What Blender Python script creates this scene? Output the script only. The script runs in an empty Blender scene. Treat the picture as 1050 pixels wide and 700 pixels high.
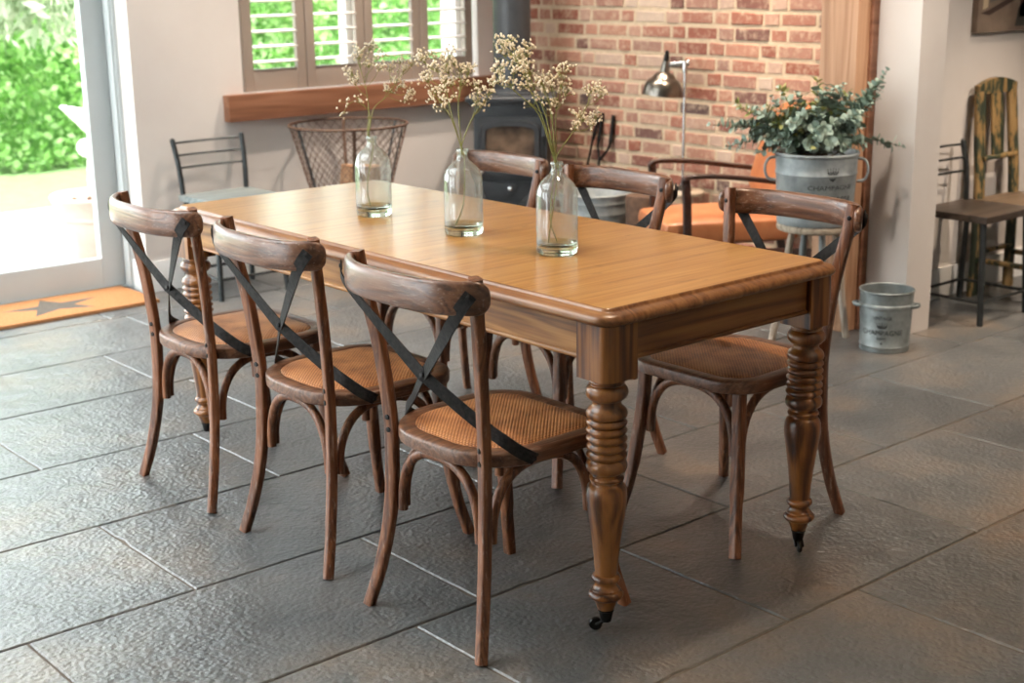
import bpy, bmesh, math, random
from mathutils import Vector, Matrix, noise

random.seed(11)
sc = bpy.context.scene
COL = sc.collection
PI = math.pi

# ------------------------------------------------------------------ camera
F_PX, CX, CY, CZ, PITCH, YAW, ROLL = 1446.603, -2.0507, -2.0986, 1.5052, 0.260822, -0.704494, -0.013482
fw = Vector((-math.sin(YAW)*math.cos(PITCH), math.cos(YAW)*math.cos(PITCH), -math.sin(PITCH)))
rv = Vector((math.cos(YAW), math.sin(YAW), 0))
uv_ = rv.cross(fw)
c_, s_ = math.cos(ROLL), math.sin(ROLL)
r2, u2 = c_*rv + s_*uv_, -s_*rv + c_*uv_
cam_d = bpy.data.cameras.new('camera')
cam = bpy.data.objects.new('camera', cam_d)
COL.objects.link(cam)
cam.matrix_world = Matrix(((r2.x, u2.x, -fw.x, CX), (r2.y, u2.y, -fw.y, CY), (r2.z, u2.z, -fw.z, CZ), (0, 0, 0, 1)))
cam_d.sensor_width = 36.0
cam_d.lens = 36.0*F_PX/1050.0
cam_d.clip_start, cam_d.clip_end = 0.05, 200
cam_d.dof.use_dof = True
cam_d.dof.focus_distance = 3.35
cam_d.dof.aperture_fstop = 4.2
sc.camera = cam

# ------------------------------------------------------------------ world, sun, lamps and added fill spots, exposure
sc.view_settings.view_transform = 'Standard'
sc.view_settings.look = 'None'
sc.view_settings.gamma = 1.0
sc.view_settings.use_curve_mapping = False
sc.view_settings.exposure = 0.92
sc.cycles.use_denoising = True
sc.cycles.max_bounces = 10
sc.cycles.diffuse_bounces = 5
sc.cycles.transparent_max_bounces = 16
sc.cycles.sample_clamp_indirect = 6.0
sc.cycles.caustics_reflective = False
sc.cycles.caustics_refractive = False

world = bpy.data.worlds.new('world')
sc.world = world
world.use_nodes = True
bg = world.node_tree.nodes['Background']
bg.inputs[0].default_value = (0.90, 0.95, 1.0, 1)
bg.inputs[1].default_value = 5.0

def add_light(name, kind, loc, energy, color=(1, 1, 1), rot=None, **kw):
    d = bpy.data.lights.new(name, kind)
    d.energy = energy
    d.color = color
    for k, v in kw.items():
        setattr(d, k, v)
    o = bpy.data.objects.new(name, d)
    COL.objects.link(o)
    o.location = loc
    if rot is not None:
        o.rotation_euler = rot
    return o

sun = add_light('sun', 'SUN', (4, 6, 8), 9.0, (1.0, 0.96, 0.9), angle=0.03)
sun.rotation_euler = Vector((0.6, -0.12, 0.75)).to_track_quat('Z', 'Y').to_euler()
WARM = (1.0, 0.80, 0.60)
SOFT = (1.0, 0.86, 0.72)
AMBER = (1.0, 0.66, 0.40)
for lx, ly, en, sz, cl in ((1.15, 3.70, 90, 1.0, SOFT), (2.10, 3.45, 110, 1.5, SOFT), (2.85, 3.0, 110, 1.5, SOFT), (2.95, 2.15, 150, 1.0, WARM), (2.2, 1.0, 110, 1.4, SOFT),
                       (2.6, -0.6, 60, 1.5, AMBER), (0.5, 0.3, 55, 1.5, WARM), (3.9, 0.5, 130, 1.3, WARM), (0.9, -1.6, 52, 1.6, AMBER)):
    add_light('room_or_fill_spot', 'SPOT', (lx, ly, 2.62), en, cl, (0, 0, 0), spot_size=sz, spot_blend=0.8, shadow_soft_size=0.05)  # unseen ceiling lights: some follow the warm pools, others are added fill
add_light('room_or_fill_spot', 'SPOT', (3.2, -0.9, 2.62), 110, SOFT, (0.75, 0, 0), spot_size=0.95, spot_blend=0.8, shadow_soft_size=0.06)  # unseen fill spot, added to brighten the pillar front

# ------------------------------------------------------------------ helpers
def new_mat(name):
    m = bpy.data.materials.new(name)
    m.use_nodes = True
    nt = m.node_tree
    return m, nt, nt.nodes['Principled BSDF']

def nd(nt, kind, **inp):
    n = nt.nodes.new(kind)
    for k, v in inp.items():
        if k in n.inputs:
            n.inputs[k].default_value = v
        else:
            setattr(n, k, v)
    return n

def lk(nt, a, b):
    nt.links.new(a, b)

def srgb(r, g, b):
    def f(c):
        c = c/255.0
        return c/12.92 if c <= 0.04045 else ((c+0.055)/1.055)**2.4
    return (f(r), f(g), f(b), 1)

def ramp(nt, stops):
    n = nt.nodes.new('ShaderNodeValToRGB')
    el = n.color_ramp.elements
    while len(el) < len(stops):
        el.new(0.5)
    for e, (p, c) in zip(el, stops):
        e.position = p
        e.color = c
    return n

def coords(nt, scale=(1, 1, 1), rand=True, rot=(0, 0, 0)):
    tc = nt.nodes.new('ShaderNodeTexCoord')
    mp = nt.nodes.new('ShaderNodeMapping')
    mp.inputs['Scale'].default_value = scale
    mp.inputs['Rotation'].default_value = rot
    if rand:
        oi = nt.nodes.new('ShaderNodeObjectInfo')
        ml = nd(nt, 'ShaderNodeMath', operation='MULTIPLY')
        ml.inputs[1].default_value = 37.0
        lk(nt, oi.outputs['Random'], ml.inputs[0])
        ad = nt.nodes.new('ShaderNodeVectorMath')
        ad.operation = 'ADD'
        lk(nt, tc.outputs['Object'], ad.inputs[0])
        lk(nt, ml.outputs[0], ad.inputs[1])
        lk(nt, ad.outputs[0], mp.inputs['Vector'])
    else:
        lk(nt, tc.outputs['Object'], mp.inputs['Vector'])
    return mp.outputs['Vector']

def bump(nt, p, h, strength=0.2, dist=0.01):
    b = nt.nodes.new('ShaderNodeBump')
    b.inputs['Strength'].default_value = strength
    b.inputs['Distance'].default_value = dist
    lk(nt, h, b.inputs['Height'])
    lk(nt, b.outputs[0], p.inputs['Normal'])

def simple(name, c1, c2=None, rough=0.5, metal=0.0, scale=8.0, bmp=0.0, spec=0.5, detail=4):
    m, nt, p = new_mat(name)
    p.inputs['Roughness'].default_value = rough
    p.inputs['Metallic'].default_value = metal
    p.inputs['Specular IOR Level'].default_value = spec
    v = coords(nt, (scale,)*3)
    n = nd(nt, 'ShaderNodeTexNoise', Scale=1.0, Detail=detail, Roughness=0.6)
    lk(nt, v, n.inputs['Vector'])
    r = ramp(nt, [(0.3, c1), (0.7, c2 or c1)])
    lk(nt, n.outputs['Fac'], r.inputs[0])
    lk(nt, r.outputs[0], p.inputs['Base Color'])
    if bmp:
        bump(nt, p, n.outputs['Fac'], bmp)
    return m

def wood(name, dark, mid, light, axis='z', rough=0.4, fine=60.0, bmp=0.15, lime=None, coat=0.0, spec=0.5, ring=0.30, marks=None):
    """grain runs along the axis: soft bands, fine pores and broad tone changes"""
    m, nt, p = new_mat(name)
    ix = 'xyz'.index(axis)
    a = [fine*0.16]*3; a[ix] = fine*0.012
    b = [fine*2.2]*3; b[ix] = fine*0.06
    n0 = nd(nt, 'ShaderNodeTexNoise', Scale=1.0, Detail=3.0, Roughness=0.55, Distortion=0.6)
    lk(nt, coords(nt, tuple(a)), n0.inputs['Vector'])
    n1 = nd(nt, 'ShaderNodeTexNoise', Scale=1.0, Detail=4.0, Roughness=0.7)
    lk(nt, coords(nt, tuple(b)), n1.inputs['Vector'])
    # rings: sine of the broad noise
    mu = nd(nt, 'ShaderNodeMath', operation='MULTIPLY'); mu.inputs[1].default_value = 55.0
    lk(nt, n0.outputs['Fac'], mu.inputs[0])
    si = nd(nt, 'ShaderNodeMath', operation='SINE')
    lk(nt, mu.outputs[0], si.inputs[0])
    mr = nd(nt, 'ShaderNodeMapRange'); mr.inputs['From Min'].default_value = -1.0
    mr.inputs['To Min'].default_value = 0.15-ring/2; mr.inputs['To Max'].default_value = 0.15+ring/2
    lk(nt, si.outputs[0], mr.inputs['Value'])
    ad = nd(nt, 'ShaderNodeMath', operation='ADD')
    lk(nt, mr.outputs[0], ad.inputs[0])
    m2 = nd(nt, 'ShaderNodeMath', operation='MULTIPLY'); m2.inputs[1].default_value = 0.75
    lk(nt, n1.outputs['Fac'], m2.inputs[0]); lk(nt, m2.outputs[0], ad.inputs[1])
    r = ramp(nt, [(0.22, dark), (0.45, mid), (0.75, light)])
    lk(nt, ad.outputs[0], r.inputs[0])
    out = r.outputs[0]
    if lime:
        n2 = nd(nt, 'ShaderNodeTexNoise', Scale=1.0, Detail=5.0, Roughness=0.75)
        b2 = [fine*3.0]*3; b2[ix] = fine*0.22
        lk(nt, coords(nt, tuple(b2)), n2.inputs['Vector'])
        r3 = ramp(nt, [(0.56, (0, 0, 0, 1)), (0.70, (0.55, 0.55, 0.55, 1))])
        lk(nt, n2.outputs['Fac'], r3.inputs[0])
        mx = nt.nodes.new('ShaderNodeMix'); mx.data_type = 'RGBA'
        lk(nt, r3.outputs[0], mx.inputs['Factor']); lk(nt, out, mx.inputs[6])
        mx.inputs[7].default_value = lime
        out = mx.outputs[2]
    if marks:
        # knots, scuffs and broad uneven staining
        for sc_m, lo, hi, amt, col in ((2.6, 0.45, 0.75, 0.35, (0.30, 0.16, 0.06, 1)), (16.0, 0.62, 0.70, 0.45, marks)):
            nn = nd(nt, 'ShaderNodeTexNoise', Scale=1.0, Detail=5.0, Roughness=0.6, Distortion=0.4)
            bb = [sc_m]*3; bb[ix] = sc_m*0.45
            lk(nt, coords(nt, tuple(bb)), nn.inputs['Vector'])
            rr = ramp(nt, [(lo, (0, 0, 0, 1)), (hi, (amt, amt, amt, 1))]); lk(nt, nn.outputs['Fac'], rr.inputs[0])
            mk = nt.nodes.new('ShaderNodeMix'); mk.data_type = 'RGBA'
            lk(nt, rr.outputs[0], mk.inputs['Factor']); lk(nt, out, mk.inputs[6]); mk.inputs[7].default_value = col
            out = mk.outputs[2]
    lk(nt, out, p.inputs['Base Color'])
    p.inputs['Roughness'].default_value = rough
    p.inputs['Specular IOR Level'].default_value = spec
    p.inputs['Coat Weight'].default_value = coat
    p.inputs['Coat Roughness'].default_value = 0.25
    bump(nt, p, ad.outputs[0], bmp, 0.004)
    return m

# ---- mesh building
def box(bm, c, s, M=None, bevel=0.0, seg=2):
    g = bmesh.ops.create_cube(bm, size=1.0)
    vs = g['verts']
    bmesh.ops.scale(bm, vec=s, verts=vs)
    if bevel > 0:
        es = list({e for v in vs for e in v.link_edges})
        rb = bmesh.ops.bevel(bm, geom=es, offset=bevel, segments=seg, profile=0.7, affect='EDGES')
        vs = list({v for f in rb['faces'] for v in f.verts} | {v for v in vs if v.is_valid})
    if M is not None:
        bmesh.ops.transform(bm, matrix=M, verts=vs)
    bmesh.ops.translate(bm, vec=c, verts=vs)
    return vs

def spline(pts, n=8):
    """Catmull-Rom through the points"""
    P = [Vector(p) for p in pts]
    if len(P) < 3:
        return P
    ext = [2*P[0]-P[1]] + P + [2*P[-1]-P[-2]]
    out = []
    for i in range(1, len(ext)-2):
        a, b, c, d = ext[i-1:i+3]
        for k in range(n):
            t = k/n
            out.append(0.5*((2*b) + (c-a)*t + (2*a-5*b+4*c-d)*t*t + (3*b-a-3*c+d)*t**3))
    out.append(P[-1].copy())
    return out

def loft(bm, rings, closed=False, cap=True):
    """skin a list of equal-length vertex loops"""
    vr = [[bm.verts.new(p) for p in r] for r in rings]
    n = len(vr[0])
    m = len(vr)
    for i in range(m if closed else m-1):
        a, b = vr[i], vr[(i+1) % m]
        for k in range(n):
            bm.faces.new((a[k], a[(k+1) % n], b[(k+1) % n], b[k]))
    if cap and not closed:
        bm.faces.new(list(reversed(vr[0])))
        bm.faces.new(vr[-1])
    return vr

def frames(P, ref):
    out = []
    for i in range(len(P)):
        t = (P[min(i+1, len(P)-1)] - P[max(i-1, 0)])
        t = t.normalized() if t.length > 1e-9 else Vector((0, 0, 1))
        r = ref[i] if isinstance(ref, list) else ref
        s = r.cross(t)
        if s.length < 1e-6:
            s = Vector((1, 0, 0)).cross(t)
            if s.length < 1e-6:
                s = Vector((0, 1, 0)).cross(t)
        s.normalize()
        out.append((t, s, t.cross(s).normalized()))
    return out

def tube(bm, pts, r, n=10, ref=Vector((0.13, 0.21, 0.97)), flat=None, square=False, cap=True):
    """round / oval / squared section swept along pts. flat=(a,b): half sizes along side and normal"""
    P = [Vector(p) for p in pts]
    fr = frames(P, ref)
    rings = []
    for i, (t, s, u) in enumerate(fr):
        rr = r[i] if isinstance(r, (list, tuple)) else r
        if flat:
            fa = flat[i] if isinstance(flat, list) else flat
            a, b = fa
        else:
            a = b = rr
        ring = []
        for k in range(n):
            an = 2*PI*k/n + (PI/4 if square else 0)
            ca, sa = math.cos(an), math.sin(an)
            if square:
                e = 0.42
                ca = math.copysign(abs(ca)**e, ca)*1.0
                sa = math.copysign(abs(sa)**e, sa)*1.0
            ring.append(P[i] + s*(a*ca) + u*(b*sa))
        rings.append(ring)
    return loft(bm, rings, cap=cap)

def lathe(bm, prof, n=28, M=None, cap=True):
    rings = []
    for r, z in prof:
        rings.append([Vector((r*math.cos(2*PI*k/n), r*math.sin(2*PI*k/n), z)) for k in range(n)])
    if M is not None:
        rings = [[M @ v for v in R] for R in rings]
    return loft(bm, rings, cap=cap)

def prism(bm, pts, vec):
    """pts: loop of points; extruded by vec"""
    a = [bm.verts.new(Vector(p)) for p in pts]
    b = [bm.verts.new(Vector(p)+Vector(vec)) for p in pts]
    n = len(a)
    for k in range(n):
        bm.faces.new((a[k], a[(k+1) % n], b[(k+1) % n], b[k]))
    bm.faces.new(list(reversed(a)))
    bm.faces.new(b)

def ball(bm, c, r, sub=1):
    g = bmesh.ops.create_icosphere(bm, subdivisions=sub, radius=r)
    bmesh.ops.translate(bm, vec=c, verts=g['verts'])
    return g['verts']

def obj(name, bm, mat, parent=None, ang=35, loc=None, recalc=True):
    if recalc:
        bmesh.ops.recalc_face_normals(bm, faces=bm.faces[:])
    me = bpy.data.meshes.new(name)
    bm.to_mesh(me)
    bm.free()
    if mat is not None:
        for mm in (mat if isinstance(mat, (list, tuple)) else [mat]):
            me.materials.append(mm)
    if ang:
        me.polygons.foreach_set('use_smooth', [True]*len(me.polygons))
        me.set_sharp_from_angle(angle=math.radians(ang))
    o = bpy.data.objects.new(name, me)
    COL.objects.link(o)
    if parent is not None:
        o.parent = parent
    if loc is not None:
        o.location = loc
    return o

def thing(name, label, cat, loc=(0, 0, 0), rz=0.0, group=None):
    o = bpy.data.objects.new(name, None)
    COL.objects.link(o)
    o.location = loc
    o.rotation_euler = (0, 0, rz)
    o.empty_display_size = 0.05
    o['label'] = label
    o['category'] = cat
    if group:
        o['group'] = group
    return o

def tag(o, label, cat, group=None):
    o['label'] = label
    o['category'] = cat
    if group:
        o['group'] = group
    return o

def dup(root, loc, rz, label):
    r = root.copy(); COL.objects.link(r)
    r.location = loc; r.rotation_euler = (0, 0, rz)
    r['label'] = label
    for ch in list(root.children):
        c = ch.copy(); COL.objects.link(c); c.parent = r
        for g in list(ch.children):
            d = g.copy(); COL.objects.link(d); d.parent = c
    return r

def struct(name, bm, mat, parent=None, ang=35):
    o = obj(name, bm, mat, parent, ang)
    if parent is None:
        o['kind'] = 'structure'
    return o

BM = bmesh.new

# ------------------------------------------------------------------ materials
M_plaster = simple('plaster', srgb(206, 198, 193), srgb(212, 205, 200), 0.85, scale=3, bmp=0.03, spec=0.2)
M_white = simple('white_paint', srgb(232, 230, 228), srgb(236, 234, 232), 0.45, scale=3)
M_frame = simple('door_paint', srgb(186, 190, 190), srgb(192, 196, 196), 0.4, scale=3)
M_taupe = simple('taupe_paint', srgb(150, 137, 127), srgb(156, 143, 132), 0.45, scale=3)
M_slat = simple('backlit_slat', srgb(214, 208, 202), srgb(218, 212, 206), 0.4, scale=3)  # shutter paint made paler: light from outside put into the slat colour
M_oak = wood('pale_oak', srgb(146, 102, 72), srgb(172, 128, 96), srgb(190, 148, 116), 'z', 0.55, 26, 0.2)
M_sill = wood('sill_oak', srgb(106, 68, 48), srgb(128, 84, 60), srgb(142, 98, 74), 'x', 0.5, 26, 0.2)
M_tabletop = wood('tabletop_pine', srgb(104, 62, 26), srgb(172, 118, 58), srgb(200, 150, 86), 'x', 0.30, 34, 0.10, coat=0.15, ring=0.10, marks=srgb(84, 50, 24))
M_edge = wood('tabletop_edge', srgb(80, 46, 22), srgb(128, 80, 42), srgb(160, 110, 66), 'y', 0.34, 40, 0.12, coat=0.2, ring=0.2)
M_apron = wood('apron_oak', srgb(88, 50, 20), srgb(138, 90, 44), srgb(170, 120, 68), 'y', 0.42, 34, 0.15)
M_apron_x = wood('apron_end_oak', srgb(78, 42, 16), srgb(124, 76, 36), srgb(152, 100, 52), 'x', 0.42, 34, 0.15)
M_leg = wood('turned_oak', srgb(48, 22, 8), srgb(104, 58, 23), srgb(150, 94, 43), 'z', 0.30, 34, 0.12, coat=0.3, ring=0.42)
M_chair = wood('limed_oak', srgb(52, 28, 16), srgb(104, 60, 35), srgb(138, 86, 54), 'z', 0.38, 60, 0.25, lime=srgb(186, 164, 146))
M_rail = wood('limed_oak_rail', srgb(54, 31, 20), srgb(100, 62, 41), srgb(128, 86, 60), 'y', 0.32, 60, 0.25, lime=srgb(186, 166, 150), coat=0.4)
M_rim = wood('limed_oak_rim', srgb(56, 34, 22), srgb(98, 63, 43), srgb(124, 85, 61), 'x', 0.36, 60, 0.25, lime=srgb(166, 142, 126))
M_iron = simple('aged_iron', srgb(14, 13, 13), srgb(50, 45, 42), 0.55, 0.0, 90, 0.3, 0.22)
M_black = simple('black_metal', srgb(24, 22, 21), srgb(36, 33, 31), 0.4, 0.6, 30, 0.1)
M_stove = simple('stove_grey', srgb(44, 47, 51), srgb(54, 57, 61), 0.42, 0.0, 20, 0.05)
M_galv = simple('galvanised_steel', srgb(108, 114, 114), srgb(156, 162, 162), 0.5, 0.55, 14, 0.05)
M_galv_old = simple('galvanised_old', srgb(126, 132, 134), srgb(170, 174, 174), 0.6, 0.35, 16, 0.08)
M_ink = simple('stencil_ink', srgb(44, 46, 48), srgb(58, 60, 62), 0.8, 0.0, 60)
M_chrome = simple('polished_steel', srgb(176, 176, 176), srgb(196, 196, 194), 0.18, 1.0, 10)
M_shade = simple('pewter', srgb(104, 98, 92), srgb(134, 128, 120), 0.28, 1.0, 10)
M_leather = simple('tan_leather', srgb(150, 88, 52), srgb(176, 114, 74), 0.38, 0.0, 9, 0.12)
M_dark_wood = wood('dark_rosewood', srgb(24, 11, 8), srgb(42, 20, 13), srgb(60, 31, 21), 'y', 0.3, 40, 0.05, coat=0.3)
M_stool_wood = wood('worn_wood', srgb(120, 104, 90), srgb(156, 140, 122), srgb(186, 170, 150), 'x', 0.6, 40, 0.3)
M_stool_leg = wood('worn_leg', srgb(112, 96, 82), srgb(166, 148, 130), srgb(196, 182, 168), 'z', 0.6, 40, 0.3)
M_grey_leg = wood('grey_leg', srgb(72, 76, 78), srgb(108, 112, 112), srgb(134, 136, 136), 'z', 0.6, 40, 0.2)
M_blue_seat = wood('washed_board', srgb(88, 96, 97), srgb(114, 123, 124), srgb(138, 144, 143), 'x', 0.5, 30, 0.2)
M_brown_seat = wood('brown_board', srgb(34, 27, 23), srgb(56, 46, 39), srgb(74, 62, 53), 'x', 0.4, 30, 0.2)
M_gunmetal = simple('gunmetal_tube', srgb(52, 56, 58), srgb(74, 76, 76), 0.4, 0.7, 30)
M_rust = simple('rusty_wire', srgb(84, 62, 50), srgb(110, 84, 68), 0.6, 0.5, 40)
M_log = simple('split_log', srgb(126, 88, 62), srgb(186, 146, 112), 0.8, 0.0, 22, 0.4)
M_bark = simple('bark', srgb(60, 42, 32), srgb(92, 68, 52), 0.9, 0.0, 30, 0.6)
M_stem = simple('flower_stem', srgb(118, 122, 56), srgb(146, 142, 78), 0.6, 0.0, 30)
M_bloss = simple('dried_blossom', srgb(226, 208, 178), srgb(240, 228, 206), 0.8, 0.0, 60)
M_euc = simple('eucalyptus_leaf', srgb(122, 142, 128), srgb(166, 182, 168), 0.55, 0.0, 14)
M_fresh = simple('yellow_green_leaf', srgb(112, 124, 60), srgb(176, 172, 104), 0.55, 0.0, 14)
M_twig = simple('twig', srgb(86, 70, 50), srgb(104, 86, 62), 0.7, 0.0, 30)
M_terra = simple('pale_terracotta', srgb(196, 158, 144), srgb(212, 178, 166), 0.8, 0.0, 6, 0.05)
M_lawn = simple('lawn_grass', srgb(92, 122, 70), srgb(110, 138, 84), 0.9, 0.0, 12, 0.3)
M_patio = simple('patio_stone', srgb(160, 152, 146), srgb(186, 178, 172), 0.8, 0.0, 3, 0.1)
M_soil = simple('soil', srgb(70, 54, 42), srgb(96, 78, 62), 0.95, 0.0, 30, 0.4)
M_plastic = simple('white_garden_paint', srgb(232, 230, 226), srgb(240, 238, 234), 0.5, 0.0, 3)
M_ceiling = simple('ceiling_paint', srgb(236, 233, 228), srgb(238, 236, 232), 0.9, 0.0, 2)

def leaf_mat(name, c1, c2, c3):
    m, nt, p = new_mat(name)
    g = nt.nodes.new('ShaderNodeNewGeometry')
    r = ramp(nt, [(0.0, c1), (0.55, c2), (1.0, c3)])
    lk(nt, g.outputs['Random Per Island'], r.inputs[0])
    lk(nt, r.outputs[0], p.inputs['Base Color'])
    p.inputs['Roughness'].default_value = 0.5
    t = nt.nodes.new('ShaderNodeBsdfTranslucent')
    lk(nt, r.outputs[0], t.inputs['Color'])
    mx = nt.nodes.new('ShaderNodeMixShader')
    mx.inputs[0].default_value = 0.35
    lk(nt, p.outputs[0], mx.inputs[1]); lk(nt, t.outputs[0], mx.inputs[2])
    lk(nt, mx.outputs[0], nt.nodes['Material Output'].inputs['Surface'])
    return m
M_hedge = leaf_mat('hedge_leaf', srgb(112, 158, 82), srgb(154, 202, 112), srgb(212, 234, 178))
M_grey_leaf = leaf_mat('silver_leaf', srgb(110, 134, 96), srgb(148, 164, 130), srgb(196, 204, 182))

def pane_mat(name, tint, edge, lo, hi, rough=0.02, film=0.0):
    """thin glass: clear where seen square on, mirror-like towards the rim"""
    m, nt, p = new_mat(name)
    nt.nodes.remove(p)
    lw = nd(nt, 'ShaderNodeLayerWeight', Blend=0.35)
    r = nd(nt, 'ShaderNodeMapRange')
    r.inputs['To Min'].default_value = lo; r.inputs['To Max'].default_value = hi
    lk(nt, lw.outputs['Facing'], r.inputs['Value'])
    cr = ramp(nt, [(0.0, tint), (1.0, edge)])
    lk(nt, lw.outputs['Facing'], cr.inputs[0])
    t = nt.nodes.new('ShaderNodeBsdfTransparent'); lk(nt, cr.outputs[0], t.inputs['Color'])
    g = nt.nodes.new('ShaderNodeBsdfGlossy'); g.inputs['Roughness'].default_value = rough
    mx = nt.nodes.new('ShaderNodeMixShader')
    lk(nt, r.outputs[0], mx.inputs[0]); lk(nt, t.outputs[0], mx.inputs[1]); lk(nt, g.outputs[0], mx.inputs[2])
    out = mx.outputs[0]
    if film:
        df = nt.nodes.new('ShaderNodeBsdfDiffuse'); df.inputs['Color'].default_value = (0.86, 0.86, 0.83, 1)
        tl = nt.nodes.new('ShaderNodeBsdfTranslucent'); tl.inputs['Color'].default_value = (0.86, 0.86, 0.83, 1)
        m1 = nt.nodes.new('ShaderNodeMixShader'); m1.inputs[0].default_value = 0.5
        lk(nt, df.outputs[0], m1.inputs[1]); lk(nt, tl.outputs[0], m1.inputs[2])
        nz = nd(nt, 'ShaderNodeTexNoise', Scale=1.0, Detail=5.0, Roughness=0.65); lk(nt, coords(nt, (26, 26, 9)), nz.inputs['Vector'])
        mr2 = nd(nt, 'ShaderNodeMapRange'); mr2.inputs['From Min'].default_value = 0.35; mr2.inputs['From Max'].default_value = 0.75
        mr2.inputs['To Min'].default_value = film*0.6; mr2.inputs['To Max'].default_value = film*1.7
        lk(nt, nz.outputs['Fac'], mr2.inputs['Value'])
        m2 = nt.nodes.new('ShaderNodeMixShader'); lk(nt, mr2.outputs[0], m2.inputs[0]); lk(nt, out, m2.inputs[1]); lk(nt, m1.outputs[0], m2.inputs[2])
        out = m2.outputs[0]
    lk(nt, out, nt.nodes['Material Output'].inputs['Surface'])
    return m
M_pane = pane_mat('window_glass', (0.97, 0.98, 0.97, 1), (0.86, 0.9, 0.87, 1), 0.02, 0.25)
M_bottle = pane_mat('bottle_glass', (0.95, 0.965, 0.95, 1), (0.45, 0.52, 0.47, 1), 0.05, 0.45, 0.05, 0.15)
m, nt, p = new_mat('thick_glass')
p.inputs['Base Color'].default_value = srgb(206, 222, 206)
p.inputs['Roughness'].default_value = 0.03
p.inputs['Transmission Weight'].default_value = 1.0
p.inputs['IOR'].default_value = 1.45
M_thick = m
m, nt, p = new_mat('stove_glass')
p.inputs['Base Color'].default_value = srgb(40, 32, 28)
p.inputs['Roughness'].default_value = 0.12
p.inputs['Specular IOR Level'].default_value = 0.9
v = coords(nt, (7, 7, 7)); n = nd(nt, 'ShaderNodeTexNoise', Scale=1.0, Detail=3.0)
lk(nt, v, n.inputs['Vector'])
r = ramp(nt, [(0.35, srgb(54, 44, 38)), (0.7, srgb(132, 110, 92))]); lk(nt, n.outputs['Fac'], r.inputs[0]); lk(nt, r.outputs[0], p.inputs['Base Color'])
M_stove_glass = m

# slate slabs
m, nt, p = new_mat('slate_slabs')
at = nd(nt, 'ShaderNodeAttribute', attribute_name='slab')
v = coords(nt, (1, 1, 1), rand=False)
n1 = nd(nt, 'ShaderNodeTexNoise', Scale=2.2, Detail=6.0, Roughness=0.6); lk(nt, v, n1.inputs['Vector'])
n2 = nd(nt, 'ShaderNodeTexNoise', Scale=48.0, Detail=9.0, Roughness=0.72); lk(nt, v, n2.inputs['Vector'])
n3 = nd(nt, 'ShaderNodeTexNoise', Scale=5.0, Detail=9.0, Roughness=0.62, Distortion=0.15); lk(nt, v, n3.inputs['Vector'])
r1 = ramp(nt, [(0.30, srgb(66, 70, 72)), (0.50, srgb(88, 89, 89)), (0.62, srgb(104, 97, 90)), (0.80, srgb(120, 100, 82))]); lk(nt, n1.outputs['Fac'], r1.inputs[0])
hs = nt.nodes.new('ShaderNodeHueSaturation')
mr = nd(nt, 'ShaderNodeMapRange'); mr.inputs['To Min'].default_value = 0.86; mr.inputs['To Max'].default_value = 1.14
lk(nt, at.outputs['Fac'], mr.inputs['Value']); lk(nt, mr.outputs[0], hs.inputs['Value']); lk(nt, r1.outputs[0], hs.inputs['Color'])
ov = nt.nodes.new('ShaderNodeMix'); ov.data_type = 'RGBA'; ov.blend_type = 'OVERLAY'; ov.inputs['Factor'].default_value = 0.45
r2_ = ramp(nt, [(0.3, (0.3, 0.3, 0.3, 1)), (0.7, (0.68, 0.68, 0.68, 1))]); lk(nt, n2.outputs['Fac'], r2_.inputs[0])
lk(nt, hs.outputs[0], ov.inputs[6]); lk(nt, r2_.outputs[0], ov.inputs[7]); lk(nt, ov.outputs[2], p.inputs['Base Color'])
p.inputs['Roughness'].default_value = 0.32
p.inputs['Specular IOR Level'].default_value = 1.0
vo_ = nd(nt, 'ShaderNodeTexVoronoi', Scale=85.0, feature='SMOOTH_F1'); lk(nt, v, vo_.inputs['Vector'])
vs_ = nd(nt, 'ShaderNodeMath', operation='MULTIPLY'); vs_.inputs[1].default_value = 0.42; lk(nt, vo_.outputs['Distance'], vs_.inputs[0])
ad = nd(nt, 'ShaderNodeMath', operation='ADD'); lk(nt, vs_.outputs[0], ad.inputs[0])
ml = nd(nt, 'ShaderNodeMath', operation='MULTIPLY'); ml.inputs[1].default_value = 2.2; lk(nt, n3.outputs['Fac'], ml.inputs[0]); lk(nt, ml.outputs[0], ad.inputs[1])
bump(nt, p, ad.outputs[0], 0.75, 0.008)
M_slate = m
M_grout = simple('grout', srgb(92, 80, 70), srgb(122, 110, 98), 0.9, 0.0, 20, 0.2)

# brick
m, nt, p = new_mat('old_brick')
tc = nt.nodes.new('ShaderNodeTexCoord'); sp = nt.nodes.new('ShaderNodeSeparateXYZ'); cb = nt.nodes.new('ShaderNodeCombineXYZ')
lk(nt, tc.outputs['Object'], sp.inputs[0])
nw = nd(nt, 'ShaderNodeTexNoise', Scale=14.0, Detail=3.0); lk(nt, tc.outputs['Object'], nw.inputs['Vector'])
def wob(src, amt):
    a = nd(nt, 'ShaderNodeMath', operation='MULTIPLY_ADD'); a.inputs[1].default_value = amt
    lk(nt, nw.outputs['Fac'], a.inputs[0]); lk(nt, src, a.inputs[2]); return a.outputs[0]
lk(nt, wob(sp.outputs['Y'], 0.014), cb.inputs[0]); lk(nt, wob(sp.outputs['Z'], 0.012), cb.inputs[1])
at = nd(nt, 'ShaderNodeAttribute', attribute_name='brick')
r1 = ramp(nt, [(0.0, srgb(78, 70, 72)), (0.04, srgb(112, 84, 78)), (0.2, srgb(148, 92, 76)), (0.4, srgb(160, 112, 96)), (0.55, srgb(150, 116, 104)), (0.72, srgb(174, 126, 106)), (0.88, srgb(178, 146, 130)), (1.0, srgb(190, 170, 154))])
lk(nt, at.outputs['Fac'], r1.inputs[0])
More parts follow.
